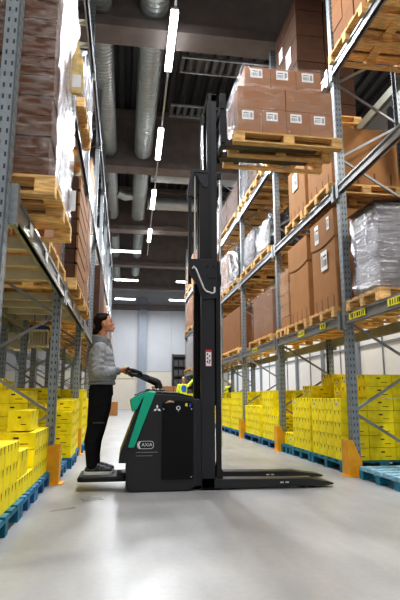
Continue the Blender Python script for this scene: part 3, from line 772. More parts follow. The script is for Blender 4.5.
for k, (y0, y1, z, zt, m, f, w) in enumerate((
        (12.8, 15.2, 2, 6.9, 'dkbrown', 'film', 'dark brown wrapped stack on the top shelf behind the mast rods'),
        (15.9, 18.3, 2, 7.2, 'tan', 'film2', 'tan wrapped stack on the top shelf behind the mast'),
        (15.9, 18.3, 1, 5.3, 'brown', 'film', 'brown wrapped stack on the middle shelf behind the mast'),
        (15.9, 18.3, 0, 3.5, 'brown', 'film', 'brown wrapped stack on the lowest shelf behind the mast'),
        (18.9, 21.4, 2, 7.3, 'brown', 'film', 'far brown wrapped stack on the top shelf past the mast'),
        (18.9, 21.4, 1, 5.5, 'tan', 'film', 'far tan wrapped stack on the middle shelf past the mast'),
        (18.9, 21.4, 0, 3.7, 'brown', 'film', 'far brown wrapped stack on the lowest shelf past the mast'),
        (21.9, 24.5, 2, 7.4, 'tan', 'film', 'last tan wrapped stack on the top shelf, left of mast bracket'),
        (21.9, 24.5, 1, 5.5, 'brown', 'film', 'last brown wrapped stack on the middle shelf, left of mast'),
        (21.9, 24.5, 0, 3.6, 'goods', 'film', 'last grey wrapped stack on the lowest shelf, left of mast'))):
    wpal(2.86, 4.06, y0, y1, ZR[z], 'wooden pallet under the ' + w, False)
    cartons_load('wrapped_carton_stack', 2.95, 3.98, y0 + .04, y1 - .04, ZR[z] + PH, zt, 4, w, m, f, 3, 2, seed=40 + k, amp=.04)

# --- left rack
wpal(-1.72, -.52, 3.46, 4.62, ZL[0] + .02, 'large wooden pallet overhanging the left beam, seen from below')
t = cartons_load('film_wrapped_load', -1.68, -.57, 3.50, 4.58, ZL[0] + .02 + PH, 4.62, 13, 'tall brown film-wrapped carton load nearest on the left rack', 'midbrown', 'filmwrap', 2, 3, seed=60, amp=.015)
b = MB(); rnd = random.Random(5); n = 9; mm = 26                        # wrinkled film sheet over the aisle side, lamp glare put in as milky white
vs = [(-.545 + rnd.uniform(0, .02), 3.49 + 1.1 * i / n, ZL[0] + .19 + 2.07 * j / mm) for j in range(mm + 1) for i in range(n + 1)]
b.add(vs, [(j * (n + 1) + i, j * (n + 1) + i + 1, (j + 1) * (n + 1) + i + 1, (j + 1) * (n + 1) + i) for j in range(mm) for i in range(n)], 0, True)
tag(b.build('glare_film_sheet', 'film2', t), 'film down the aisle side, lamp glare painted in milky white')
# yellowed document pouch hung on the film, with a tapering taped top
b = MB().prism([(-.555, 3.72), (-.55, 3.98), (-.515, 4.12), (-.50, 4.22), (-.485, 4.12), (-.44, 3.98), (-.43, 3.72), (-.45, 3.66), (-.54, 3.66)], 'y', 4.20, 4.235)
pouch = tag(b.build('document_pouch', 'brass', t), 'yellowed plastic document pouch')
MB().add([(-.535, 4.198, 3.72), (-.455, 4.198, 3.72), (-.455, 4.198, 3.84), (-.535, 4.198, 3.84)], [(0, 1, 2, 3)]).build('pouch_paper', 'paper', pouch)
MB().box(-.548, -.495, 4.592, 4.60, 2.70, 2.90).build('label', 'paper', t)
MB().add([(-1.63, 3.485, 2.56), (-1.32, 3.485, 2.56), (-1.32, 3.485, 2.68), (-1.63, 3.485, 2.68)], [(0, 1, 2, 3)]).build('carton_flap', 'carton', t)
wpal(-1.95, -.75, 4.85, 6.25, ZL[0], 'wooden pallet behind the large overhanging one, left rack')
cartons_load('carton_stack', -1.85, -.80, 4.9, 6.2, ZL[0] + PH, 2.85, 1, 'low brown carton layer between the two tall left loads', 'brown', None, 2, 2, seed=61)
wpal(-1.85, -.65, 6.55, 8.0, ZL[0], 'wooden pallet under the dark load left of the worker head')
t = cartons_load('carton_stack', -1.82, -.68, 6.6, 7.95, ZL[0] + PH, 3.95, 7, 'dark brown carton load with orange edge strip, left rack', 'dkbrown', None, 4, 2, seed=62)
b = MB().box(-1.0, -.94, 6.57, 6.60, ZL[0] + PH, 3.95); tag(b.build('edge_strip', 'yellowpost', t), 'orange corner strip')
b = MB()
for k in range(7):
    z = ZL[0] + PH + k * .205; b.box(-.68, -.655, 6.62, 7.93, z + .02, z + .19)
tag(b.build('carton_flap', 'tan', t), 'light tan carton fronts')
wpal(-1.85, -.65, 8.2, 9.3, ZL[0], 'wooden pallet above the worker head, left rack', False)
cartons_load('wrapped_carton_stack', -1.82, -.68, 8.25, 9.25, ZL[0] + PH, 4.3, 5, 'brown film-wrapped stack directly above the worker, left rack', 'brown', 'film', 3, 2, seed=63, amp=.03)
cartons = [
 (9.6, 10.8, 0, 3.9, 'brown', 'film2', 'brown stack with white film front, past the worker head'),
 (10.95, 12.3, 0, 4.2, 'dkbrown', None, 'dark brown carton stack past the worker, lowest left shelf'),
 (12.7, 15.3, 0, 4.3, 'dkbrown', None, 'wide dark brown stack at the third left bay'),
 (15.8, 18.3, 0, 4.0, 'tan', 'film', 'tan wrapped stack at the fourth left bay'),
 (18.8, 21.3, 0, 4.3, 'brown', 'film2', 'brown stack with whitish film at the fifth left bay'),
 (21.9, 24.4, 0, 4.1, 'dkbrown', 'film', 'dark wrapped stack at the sixth left bay'),
 (25.0, 27.5, 0, 4.3, 'tan', 'film2', 'last tan wrapped stack at the far end of the left rack'),
 (6.55, 7.85, 1, 5.8, 'goodsdk', 'film2', 'zebra-striped film-wrapped load high on the left rack'),
 (8.1, 9.3, 1, 5.7, 'brown', 'film', 'brown stack with white film high left, behind zebra load'),
 (9.7, 10.9, 1, 5.7, 'goods', 'film2', 'grey load with white film high on the left, second bay'),
 (11.1, 12.3, 1, 6.4, 'tan', 'film', 'tan wrapped stack high on the left, second bay end'),
 (15.8, 18.2, 1, 6.3, 'goods', 'film2', 'grey wrapped stack high on the left, fourth bay'),
 (18.8, 21.3, 1, 6.2, 'brown', 'film', 'brown wrapped stack high on the left, fifth bay'),
 (21.9, 24.4, 1, 6.6, 'tan', 'film2', 'tan wrapped stack high on the left, sixth bay'),
]
for k, (y0, y1, z, zt, m, f, w) in enumerate(cartons):
    dx = .2 if (z == 1 and y0 > 8) or (z == 0 and 9 < y0 < 12.5) else 0
    wpal(-1.85, -.65 - dx, y0, y1, ZL[z], 'wooden pallet under the ' + w, False)
    cartons_load('wrapped_carton_stack', -1.82, -.67 - dx, y0 + .04, y1 - .04, ZL[z] + PH, zt, 5, w, m, f, 3, 2, seed=70 + k, amp=.035)
# second rack: bare pallets seen from below, one slatted crate
for k, (y0, y1, w) in enumerate(((6.6, 7.9, 'nearest'), (8.1, 9.2, 'second'), (9.7, 10.9, 'third'), (11.1, 12.3, 'fourth'), (12.8, 14.0, 'fifth'))):
    pallet(-3.2, -2.0, y0, y1, ZL[0], 'wood', 'wooden pallet on the rear left rack, %s along, seen from below' % w, WP, False)
    cartons_load('carton_stack', -3.15, -2.1, y0 + .05, y1 - .05, ZL[0] + PH, 3.6, 3, 'brown carton stack on the rear left rack, %s along' % w, 'brown', None, 2, 2, seed=90 + k)
t = thing('unit_heater', (-1.38, 8.45, 1.78), 'beige slatted unit with navy top hanging under the left rack shelf', 'heater')
b = MB().box(-1.52, -1.24, 8.35, 8.6, 1.78, 1.82).box(-1.52, -1.24, 8.35, 8.6, 2.02, 2.06).box(-1.50, -1.26, 8.42, 8.58, 1.82, 2.02)
for k in range(7): b.box(-1.52 + k * .044, -1.50 + k * .044, 8.35, 8.37, 1.82, 2.02); b.box(-1.26, -1.24, 8.35 + k * .036, 8.37 + k * .036, 1.82, 2.02)
b.build('slatted_body', 'crate', t)
crinkle_box(-1.50, -1.26, 8.37, 8.58, 2.062, 2.11, .03, 'navy', 'top_wrap', t, 4, 4)
for x in (-1.47, -1.29): MB().bar((x, 8.47, 2.06), (x, 8.47, 2.38), .02, .02).build('hanger', 'brace', t)

# ------------------------------------------------------------------ far end of the hall
t = thing('shelving_unit', (4.3, 38.2, 0), 'black shelving unit against the back wall, left of the mast', 'shelf')
b = MB().box(3.55, 3.62, 37.9, 38.5, 0, 4.15).box(5.1, 5.17, 37.9, 38.5, 0, 4.15).box(3.55, 5.17, 38.45, 38.5, 0, 4.15); b.build('frame', 'black', t)
for k in range(6): MB().box(3.62, 5.1, 37.88, 38.45, .3 + k * .72, .36 + k * .72).build('shelf', 'black', t)
for k in range(5):
    for j in range(4):
        o = MB().bbox(3.66 + j * .36, 3.98 + j * .36, 37.95, 38.4, .362 + k * .72, .80 + k * .72, .02).build_at('storage_bin', 'goodsdk', (3.82 + j * .36, 38.15, .362 + k * .72))
        tag(o, 'dark bin on the black shelving, %s shelf from floor, %s from left' % (ORD[k], ORD[j]), 'bin', 'dark bins on the black shelving')
pallet(1.35, 3.0, 25.4, 26.4, 0, 'wood', 'wooden pallet of brown cartons behind the truck body', None, False)
for k in range(4):
    for j in range(3):
        o = MB().bbox(1.4 + j * .53, 1.91 + j * .53, 25.45, 26.3, .146 + k * .34, .483 + k * .34, .01).build_at('brown_carton', 'carton', (1.65 + j * .53, 25.9, .146 + k * .34))
        tag(o, 'brown carton seen over the truck body, %s layer up, %s from left' % (ORD[k], ORD[j]), 'carton', 'brown cartons on the far pallet')
o = MB().bbox(-.72, -.3, 28.2, 28.9, 0, .72, .02).build_at('brown_carton', 'tan', (-.5, 28.5, 0)); tag(o, 'small brown carton on the floor at the far left rack end', 'carton')
t = thing('wall_sign', (-.0, 41.93, 3.0), 'pale yellow sign on the back wall behind the worker hand', 'sign')
MB().prism([(-.75, 2.45), (.95, 2.45), (.55, 3.1), (.1, 3.55), (-.35, 3.1)], 'y', 41.93, 41.96).build('board', 'crate', t)
MB().prism([(-.1, 2.9), (.25, 2.9), (.25, 3.2), (-.1, 3.2)], 'y', 41.925, 41.93).build('symbol', 'ink', t)
o = MB().box(4.9, 5.0, 5.55, 5.65, 0, 9).build_at('yellow_post', 'yellowpost', (4.95, 5.6, 0)); tag(o, 'yellow vertical post behind the right rack near photo edge', 'post')
t = thing('crate_stack', (5.9, 7.5, 0), 'black lattice crate stack behind the right rack at photo edge', 'crate')
for k in range(8):
    b = MB(); z = k * .31
    for q in range(6):
        b.box(5.35, 6.3, 7.2, 7.23, z + q * .05, z + q * .05 + .022); b.box(5.35, 5.38, 7.2, 7.8, z + q * .05, z + q * .05 + .022)
    for q in range(8): b.box(5.35 + q * .13, 5.38 + q * .13, 7.2, 7.23, z, z + .3); b.box(5.35, 5.38, 7.2 + q * .08, 7.22 + q * .08, z, z + .3)
    b.box(5.35, 6.3, 7.2, 7.8, z, z + .02)
    b.build('crate', 'black', t)
#PART2
# ------------------------------------------------------------------ the stacker truck
Y0, Y1 = 5.67, 6.43
tk = thing('stacker_truck', (.42, 6.05, 0), 'black and green pedestrian stacker truck with its mast raised', 'forklift')
# chassis and body shell
b = MB()
body = [(.075, .0), (.045, .09), (.045, .46), (.075, .50), (.13, .47), (.335, 1.035), (.60, 1.02), (.775, .985), (.80, .95), (.80, .05), (.70, .0)]
b.prism(body, 'y', Y0, Y1, 0, .016)
b.build('body', 'charcoal', tk)
b = MB().prism([(.06, .03), (.09, .0), (.72, .0), (.76, .03)], 'y', Y0 + .03, Y1 - .03, 0); b.build('skirt', 'black', tk)
for yy in (Y0 + .05, Y1 - .10):
    w = MB().tube([(.68, yy, .075), (.68, yy + .06, .075)], .075, 20).build('wheel', 'black', tk)
w = MB().tube([(.25, 6.0, .11), (.25, 6.1, .11)], .11, 20).build('wheel', 'black', tk)
# green strip following the slanted rear edge and wrapping over the top, on both flanks
for s, yy in ((-1, Y0), (1, Y1)):
    b = MB().prism([(.060, .462), (.128, .462), (.348, 1.045), (.30, 1.05), (.225, 1.01), (.20, .93)], 'y', yy, yy + s * .018, 0, .004)
    b.build('side_strip', 'green', tk)
MB().prism([(.075, .965), (.10, .83), (.155, .87), (.205, .97), (.32, 1.03), (.345, 1.052), (.27, 1.062), (.14, 1.005)], 'y', Y0 + .004, Y1 - .004, 0, .01).build('rear_fairing', 'green', tk)
MB().prism([(.125, 1.01), (.20, 1.045), (.275, 1.07), (.275, 1.083), (.12, 1.02)], 'y', Y0 + .03, Y1 - .03, 0, .006).build('fairing_cap', 'black', tk)
b = MB().prism([(-.035, .30), (.045, .30), (.205, .965), (.165, .90), (-.022, .39)], 'y', Y0 + .0, Y1 - .0, 0, .01); b.build('knee_pad', 'black', tk)
# top deck
b = MB().prism([(.32, 1.035), (.60, 1.022), (.775, .988), (.775, 1.0), (.60, 1.04), (.33, 1.055)], 'y', Y0 + .01, Y1 - .01, 0, .005); b.build('top_cover', 'black', tk)
b = MB().prism([(.35, 1.057), (.60, 1.044), (.60, 1.048), (.35, 1.061)], 'y', Y0 + .05, Y0 + .45, 0); b.build('paper_sheet', 'hose', tk)
b = MB().bbox(.26, .46, 5.80, 6.30, 1.05, 1.085, .012); b.build('control_console', 'black', tk)
# battery door
b = MB().prism([(.425, .125), (.765, .125), (.765, .915), (.735, .955), (.455, .955), (.425, .92)], 'y', Y0 - .012, Y0 + .01, 0, .006)
door = b.build('battery_door', 'gloss', tk)
b = MB()
for (x0, x1, z0, z1) in ((.408, .420, .11, .97), (.770, .782, .11, .97), (.408, .782, .10, .112)): b.box(x0, x1, Y0 - .004, Y0 + .01, z0, z1)
b.build('door_frame', 'mast', tk)
def disc(cx, cz, r0, r1, y, n=20):
    b = MB(); vs = []; fs = []
    for k in range(n):
        a = 2 * math.pi * k / n; vs += [(cx + r0 * math.cos(a), y, cz + r0 * math.sin(a)), (cx + r1 * math.cos(a), y, cz + r1 * math.sin(a))]
    for k in range(n): j = (k + 1) % n; fs.append((2 * k, 2 * j, 2 * j + 1, 2 * k + 1))
    return b.add(vs, fs)
tag(disc(.600, .875, .014, .024, Y0 - .014).build('emblem', 'white', door), 'white ring mark')
MB().box(.598, .602, Y0 - .0135, Y0 - .0125, .835, .85).build('emblem_bar', 'white', door)
for (x, z) in ((.437, .865), (.745, .865), (.745, .15)): MB().tube([(x, Y0 - .02, z), (x, Y0 - .01, z)], .007, 10).build('screw', 'chrome', door)
b = MB().tube([(.455, Y0 - .03, .93), (.50, Y0 - .035, .945), (.55, Y0 - .03, .94)], [.006, .014, .008], 8); b.build('door_latch', 'tape', door)
tag(MB().prism([(.672, .90), (.70, .89), (.70, .925), (.68, .93)], 'y', Y0 - .016, Y0 - .013).build('tag', 'yellowtag', door), 'small yellow tag')
tag(MB().prism([(.722, .885), (.737, .885), (.74, .925), (.725, .925)], 'y', Y0 - .016, Y0 - .013).build('tag', 'bluetag', door), 'small blue tag')
# three-diamond emblem
b = MB(); cx, cz, L = .368, .868, .047; y = Y0 - .003
for a in (90, 210, 330):
    u = Vector((math.cos(R(a)), 0, math.sin(R(a)))); v1 = Vector((math.cos(R(a + 30)), 0, math.sin(R(a + 30)))); v2 = Vector((math.cos(R(a - 30)), 0, math.sin(R(a - 30))))
    k = L * .577; o = Vector((cx, y, cz))
    b.add([o, o + v2 * k, o + u * L, o + v1 * k], [(0, 1, 2, 3)])
tag(b.build('emblem', 'white', tk), 'white three-diamond emblem')
# badge: rounded outline and lettering, with two thin lines below it
def rrect(x0, x1, z0, z1, r, n=6):
    p = []
    for (cx, cz, a0) in ((x1 - r, z1 - r, 0), (x0 + r, z1 - r, 90), (x0 + r, z0 + r, 180), (x1 - r, z0 + r, 270)):
        for k in range(n + 1): a = R(a0 + 90 * k / n); p.append((cx + r * math.cos(a), cz + r * math.sin(a)))
    return p
b = MB(); p0 = rrect(.158, .338, .445, .528, .034); p1 = rrect(.163, .333, .450, .523, .030); n = len(p0)
b.add([(x, Y0 - .003, z) for x, z in p0 + p1], [(i, (i + 1) % n, (i + 1) % n + n, i + n) for i in range(n)])
b.prism([(.163, .487), (.18, .52), (.195, .52), (.182, .487), (.195, .452), (.18, .452)], 'y', Y0 - .004, Y0 - .002)
badge = b.build('badge', 'white', tk)
def text(s, size, loc, m, parent, name='lettering'):
    cu = bpy.data.curves.new(name, 'FONT'); cu.body = s; cu.size = size; cu.align_x = 'CENTER'; cu.align_y = 'CENTER'; cu.extrude = .0008
    o = bpy.data.objects.new(name, cu); dg = bpy.context.evaluated_depsgraph_get(); C.objects.link(o); dg.update()
    me = bpy.data.meshes.new_from_object(o.evaluated_get(dg)); bpy.data.objects.remove(o)
    me.transform(Matrix.Translation(Vector(loc) - worldpos(parent)) @ Matrix.Rotation(math.pi / 2, 4, 'X')); me.materials.clear(); me.materials.append(M[m])
    o = bpy.data.objects.new(name, me); C.objects.link(o); o.parent = parent; return o
text('AXiA', .052, (.264, Y0 - .003, .487), 'white', badge)
MB().box(.150, .385, Y0 - .003, Y0, .408, .413).box(.150, .325, Y0 - .003, Y0, .372, .376).build('pin_stripe', 'wall_dark', tk)
# operator platform
b = MB().prism(rrect(-.47, .075, 5.78, 6.32, .06), 'z', .098, .135, 0, .006)
plat = b.build('platform', 'mastdark', tk)
b = MB().prism(rrect(-.46, .04, 5.79, 6.31, .05), 'z', .135, .152, 0, .004); b.build('rubber_mat', 'rubber', plat)
MB().box(.0, .12, 5.9, 6.2, .09, .17).build('platform_hinge', 'mastdark', plat)
# tiller arm with looped handle
t = MB().tube([(.40, 6.05, 1.06), (.405, 6.05, 1.13), (.395, 6.05, 1.155)], [.05, .045, .04], 14)
arm = t.build('tiller_arm', 'black', tk)
MB().tube([(.41, 6.05, 1.145), (.38, 6.05, 1.165), (.28, 6.05, 1.205), (.20, 6.05, 1.235)], [.042, .046, .040, .036], 14).build('arm_boom', 'black', arm)
b = MB().prism([(.16, 1.215), (.28, 1.175), (.305, 1.215), (.27, 1.25), (.19, 1.268), (.10, 1.262), (.06, 1.255)], 'y', 5.96, 6.14, 0, .014); b.build('tiller_head', 'charcoal', arm)
for s in (-1, 1):
    MB().tube([(.20, 6.05 + s * .06, 1.245), (.18, 6.05 + s * .16, 1.265), (.12, 6.05 + s * .20, 1.29), (.05, 6.05 + s * .185, 1.315), (.0, 6.05 + s * .14, 1.318), (-.012, 6.05 + s * .05, 1.315), (-.012, 6.05, 1.315)], [.022, .022, .018, .017, .017, .017, .017], 10).build('grip', 'black', arm)
MB().tube([(.10, 5.95, 1.24), (.02, 5.86, 1.285)], [.020, .014], 8).tube([(.10, 6.15, 1.24), (.02, 6.24, 1.285)], [.020, .014], 8).build('hand_guard', 'charcoal', arm)
# mast: outer stage
mast = thing('mast', (.9, 6.05, 0), None, None); mast.parent = tk; mast.location = (.48, 0, 0)
for yy in (Y0 + .02, Y1 - .10):
    q = 'mast_channel'
    MB().bbox(.862, 1.015, yy, yy + .08, .02, 2.57, .006).build(q, 'mast', mast)
    MB().box(1.036, 1.088, yy + .01, yy + .07, .10, 2.57).build(q, 'mastdark', mast)
MB().box(.80, .862, Y0 + .03, Y1 - .03, .05, .97).build('mast_foot', 'mast', mast)
MB().box(.87, 1.08, Y0 + .02, Y1 - .02, .02, .12).build('cross_member', 'mastdark', mast); MB().box(.87, .9, Y0 + .1, Y1 - .1, 2.42, 2.56).build('cross_member', 'mastdark', mast)
MB().prism([(1.03, .12), (1.10, .12), (1.10, .20), (1.06, .26), (1.03, .26)], 'y', Y0 + .02, Y1 - .02, 0, .004).build('foot_bracket', 'mastdark', mast)
# bracket plate with bent hose at the top of the outer stage
b = MB().prism([(.705, 2.40), (.705, 2.52), (.725, 2.585), (1.04, 2.585), (1.04, 2.12), (.87, 2.10), (.80, 2.30)], 'y', Y0 - .006, Y0 + .02, 0, .005); b.build('bracket_plate', 'mast', mast)
MB().tube([(.75, Y0 - .02, 2.46), (.765, Y0 - .025, 2.485), (.79, Y0 - .025, 2.46), (.885, Y0 - .025, 2.225), (.915, Y0 - .025, 2.195), (.98, Y0 - .025, 2.175), (1.01, Y0 - .025, 2.19), (1.012, Y0 - .01, 2.25)], .011, 8).build('hose', 'hose', mast)
for (x, z) in ((.76, 2.44), (1.0, 2.5), (.93, 2.5)): MB().tube([(x, Y0 - .014, z), (x, Y0 - .004, z)], .014, 10).build('bolt', 'mastdark', mast)
MB().box(.93, 1.03, Y0 - .02, Y0, 2.36, 2.40).build('hose_clamp', 'black', mast)
# warning label
b = MB().box(.910, .980, Y0 - .001, Y0 + .012, 1.335, 1.52, 1).box(.914, .976, Y0 + .0105, Y0 + .0195, 1.34, 1.5, 0)
b = MB(); y = Y0 + .0185
b.add([(.908, y, 1.335), (.982, y, 1.335), (.982, y, 1.525), (.908, y, 1.525)], [(0, 1, 2, 3)], 1)
b.add([(.914, y - .001, 1.34), (.974, y - .001, 1.34), (.974, y - .001, 1.497), (.914, y - .001, 1.497)], [(0, 1, 2, 3)], 0)
for (px_, pz_, mi) in ((.922, 1.465, 2), (.948, 1.445, 1), (.924, 1.42, 2), (.95, 1.395, 2), (.922, 1.38, 2), (.944, 1.37, 1)):
    b.add([(px_, y - .002, pz_), (px_ + .018, y - .002, pz_ - .006), (px_ + .014, y - .002, pz_ + .024), (px_ + .002, y - .002, pz_ + .016)], [(0, 1, 2, 3)], mi)
tag(b.build('warning_label', ['paper', 'red', 'ink'], mast), 'white pictogram label with red border')
# middle stage
yy = Y0 + .06
MB().box(.885, .955, yy, yy + .07, .6, 3.72).build('mast_channel', 'mastdark', mast)
MB().box(.905, .955, Y1 - .13, Y1 - .06, .6, 3.72).build('mast_channel', 'mastdark', mast)
MB().box(.712, .748, yy, yy + .03, 2.3, 3.46).build('guard_post', 'mastdark', mast); MB().box(.845, .885, yy, yy + .05, 2.3, 3.56).build('guard_post', 'mastdark', mast)
MB().tube([(.79, yy + .02, 2.3), (.79, yy + .02, 3.66)], .009, 8).build('chain', 'hose', mast)
MB().prism([(.70, 3.38), (.735, 3.69), (.76, 3.73), (.945, 3.73), (.945, 3.69), (.775, 3.69), (.765, 3.66), (.74, 3.38)], 'y', yy - .02, yy + .12, 0, .004).build('head_bracket', 'mast', mast)
MB().prism([(.79, 3.69), (.945, 3.69), (.945, 3.52), (.90, 3.50), (.86, 3.56)], 'y', yy - .012, yy + .02, 0, .004).build('gusset', 'mast', mast)
MB().box(.76, .94, Y0 + .05, Y1 - .05, 3.66, 3.72).build('cross_member', 'mastdark', mast)
# inner stage
for yy in (Y0 + .09, Y1 - .17):
    MB().bbox(.945, 1.065, yy, yy + .08, .9, 4.80, .004).build('mast_channel', 'mast', mast)
    MB().box(.962, 1.0, yy - .004, yy, .9, 4.80).build('channel_groove', 'mastdark', mast)
    if yy < 6:
        MB().tube([(.893, yy + .02, 3.6), (.893, yy + .02, 4.38)], .016, 10).build('lift_rod', 'chrome', mast)
        MB().bbox(.875, .915, yy - .01, yy + .05, 4.36, 4.48, .006).build('rod_head', 'mastdark', mast)
    MB().tube([(1.092, yy - .02, .45), (1.092, yy - .02, 3.64)], .013, 10).build('lift_rod', 'chrome', mast)
    MB().tube([(1.092, yy - .02, 3.62), (1.092, yy - .02, 3.70)], .026, 12).build('rod_collar', 'mastdark', mast)
    MB().box(1.065, 1.105, yy - .04, yy + .02, 2.28, 2.42).build('rod_clamp', 'black', mast)
MB().box(.95, 1.06, Y0 + .09, Y1 - .09, 4.70, 4.79).build('cross_member', 'mastdark', mast)
MB().tube([(.90, 5.8, 4.45), (.93, 5.8, 4.62), (.95, 5.8, 4.72)], .006, 6).build('hose', 'black', mast)
# fork carriage and forks up under the lifted pallet
car = thing('fork_carriage', (1.15, 6.05, 4.2), None, None); car.parent = tk; car.location = (.73, 0, 4.2)
for yy in (Y0 + .12, Y1 - .18): MB().bbox(1.12, 1.20, yy, yy + .06, 4.10, 4.84, .006).build('carriage_post', 'mastdark', car)
MB().box(1.13, 1.17, Y0 + .1, Y1 - .1, 4.15, 4.30).build('carriage_bar', 'mastdark', car); MB().box(1.13, 1.17, Y0 + .1, Y1 - .1, 4.62, 4.72).build('carriage_bar', 'mastdark', car)
for yy in (5.80, 6.15):
    MB().prism([(1.17, 4.135), (1.17, 4.5), (1.205, 4.5), (1.215, 4.215), (2.42, 4.205), (2.45, 4.19), (2.42, 4.165), (1.3, 4.15)], 'y', yy, yy + .15, 0, .004).build('fork', 'black', car)
# support legs on the floor
for yy, tip in ((Y0 + .0, 2.37), (Y1 - .19, 2.47)):
    b = MB().prism([(1.0, .02), (1.0, .115), (1.2, .115), (2.1, .10), (tip - .06, .062), (tip, .045), (tip - .02, .03), (2.2, .018), (1.9, .025)], 'y', yy, yy + .19, 0, .006)
    leg = b.build('support_leg', 'charcoal', tk)
    MB().box(1.6, 2.12, yy + .03, yy + .16, .1065, .108).build('wear_plate', 'mast', leg)
    for x in (2.02, 2.14): MB().tube([(x, yy + .04, .042), (x, yy + .15, .042)], .042, 16).build('load_wheel', 'black', leg)
    tag(MB().box(1.74, 1.78, yy - .001, yy, .06, .075).box(1.80, 1.84, yy - .001, yy, .06, .075).build('marking', 'hose', leg), 'small pale marking')

# ------------------------------------------------------------------ lifted pallet with cartons
pallet(1.27, 2.69, 5.66, 6.44, 4.118, 'wood', 'wooden pallet raised on the truck forks under wrapped cartons')
zc = 4.118 + .147
LG = 'labelled cartons on the raised pallet'
def parcel(x0, x1, y0, y1, z0, z1, lab, labs, front=True):
    t = thing('brown_carton', ((x0 + x1) / 2, (y0 + y1) / 2, z0), lab, 'carton', LG)
    MB().bbox(x0, x1, y0, y1, z0, z1, .008).build('body', 'carton', t)
    MB().box(x0 + .002, x1 - .002, (y0 + y1) / 2 - .025, (y0 + y1) / 2 + .025, z1, z1 + .001).build('tape', 'tape', t)
    for (u, z, w, h) in labs: label_part(t, y0, u, z, w, h, 'y')
    return t
xa, xb = 1.33, 2.60; w = (xb - xa) / 4
for k in range(4):
    parcel(xa + k * w + .001, xa + (k + 1) * w - .001, 5.70, 6.40, zc, zc + .34, 'brown carton in the bottom row of the raised load, %s from left' % ORD[k], [(xa + k * w + .13, zc + .245, .15, .12)])
w = (xb - xa) / 2
for k in range(2):
    parcel(xa + k * w + .004, xa + (k + 1) * w - .004, 5.70, 6.40, zc + .343, zc + .65, 'wide brown carton in the middle row of the raised load, %s' % ('left one' if k == 0 else 'right one'), [])
xa2, xb2 = 1.43, 2.47; w = (xb2 - xa2) / 3
for k in range(3):
    parcel(xa2 + k * w + .001, xa2 + (k + 1) * w - .001, 5.72, 6.38, zc + .653, zc + .95, 'brown carton in the top row of the raised load, %s from left' % ORD[k], [(xa2 + k * w + .16, zc + .86, .16, .13)])
t = thing('stretch_film', (1.97, 6.05, zc), 'clear stretch film wrapped round the cartons on the raised pallet', 'film')
crinkle_box(1.30, 2.625, 5.683, 6.42, zc + .002, zc + .668, .016, 'film', 'lower_wrap', t, 31, 9)
crinkle_box(1.41, 2.49, 5.70, 6.40, zc + .668, zc + .968, .012, 'film', 'upper_wrap', t, 32, 7)
rnd = random.Random(3); b = MB()
vs = [(1.285 + rnd.uniform(-.02, .0), 5.68 + .75 * i / 6, zc + .01 + .65 * j / 8) for j in range(9) for i in range(7)]
b.add(vs, [(j * 7 + i, j * 7 + i + 1, (j + 1) * 7 + i + 1, (j + 1) * 7 + i) for j in range(8) for i in range(6)], 0, True); b.build('loose_flap', 'film2', t)

# ------------------------------------------------------------------ people
def blob(chains, voxel, smooth=6):
    """chains of spheres (centre, radius or (rx,ry,rz)) fused into one continuous surface"""
    bm = bmesh.new()
    for ch in chains:
        pts = [(Vector(p), Vector(r) if isinstance(r, (tuple, list, Vector)) else Vector((r, r, r))) for p, r in ch]
        seq = [pts[0]]
        for (p, r), (q, t) in zip(pts, pts[1:]):
            n = max(1, int((q - p).length / (min(min(r), min(t)) * .45)))
            for k in range(1, n + 1): f = k / n; seq.append((p.lerp(q, f), r.lerp(t, f)))
        for p, r in seq:
            bmesh.ops.create_icosphere(bm, subdivisions=2, radius=1, matrix=Matrix.Translation(p) @ Matrix.Diagonal((r.x, r.y, r.z, 1)))
    me = bpy.data.meshes.new('tmp'); bm.to_mesh(me); bm.free()
    o = bpy.data.objects.new('tmp', me); C.objects.link(o)
    m = o.modifiers.new('r', 'REMESH'); m.mode = 'VOXEL'; m.voxel_size = voxel; m.use_smooth_shade = True
    if smooth: s = o.modifiers.new('s', 'SMOOTH'); s.iterations = smooth; s.factor = .5
    dg = bpy.context.evaluated_depsgraph_get(); dg.update()
    out = bpy.data.meshes.new_from_object(o.evaluated_get(dg)); bpy.data.objects.remove(o); bpy.data.meshes.remove(me)
    return out
def blob_obj(name, chains, voxel, m, parent, smooth=6):
    me = blob(chains, voxel, smooth); me.name = name
    me.transform(Matrix.Translation(-worldpos(parent))); me.materials.clear(); me.materials.append(M[m])
    for p in me.polygons: p.use_smooth = True
    o = bpy.data.objects.new(name, me); C.objects.link(o); o.parent = parent; return o

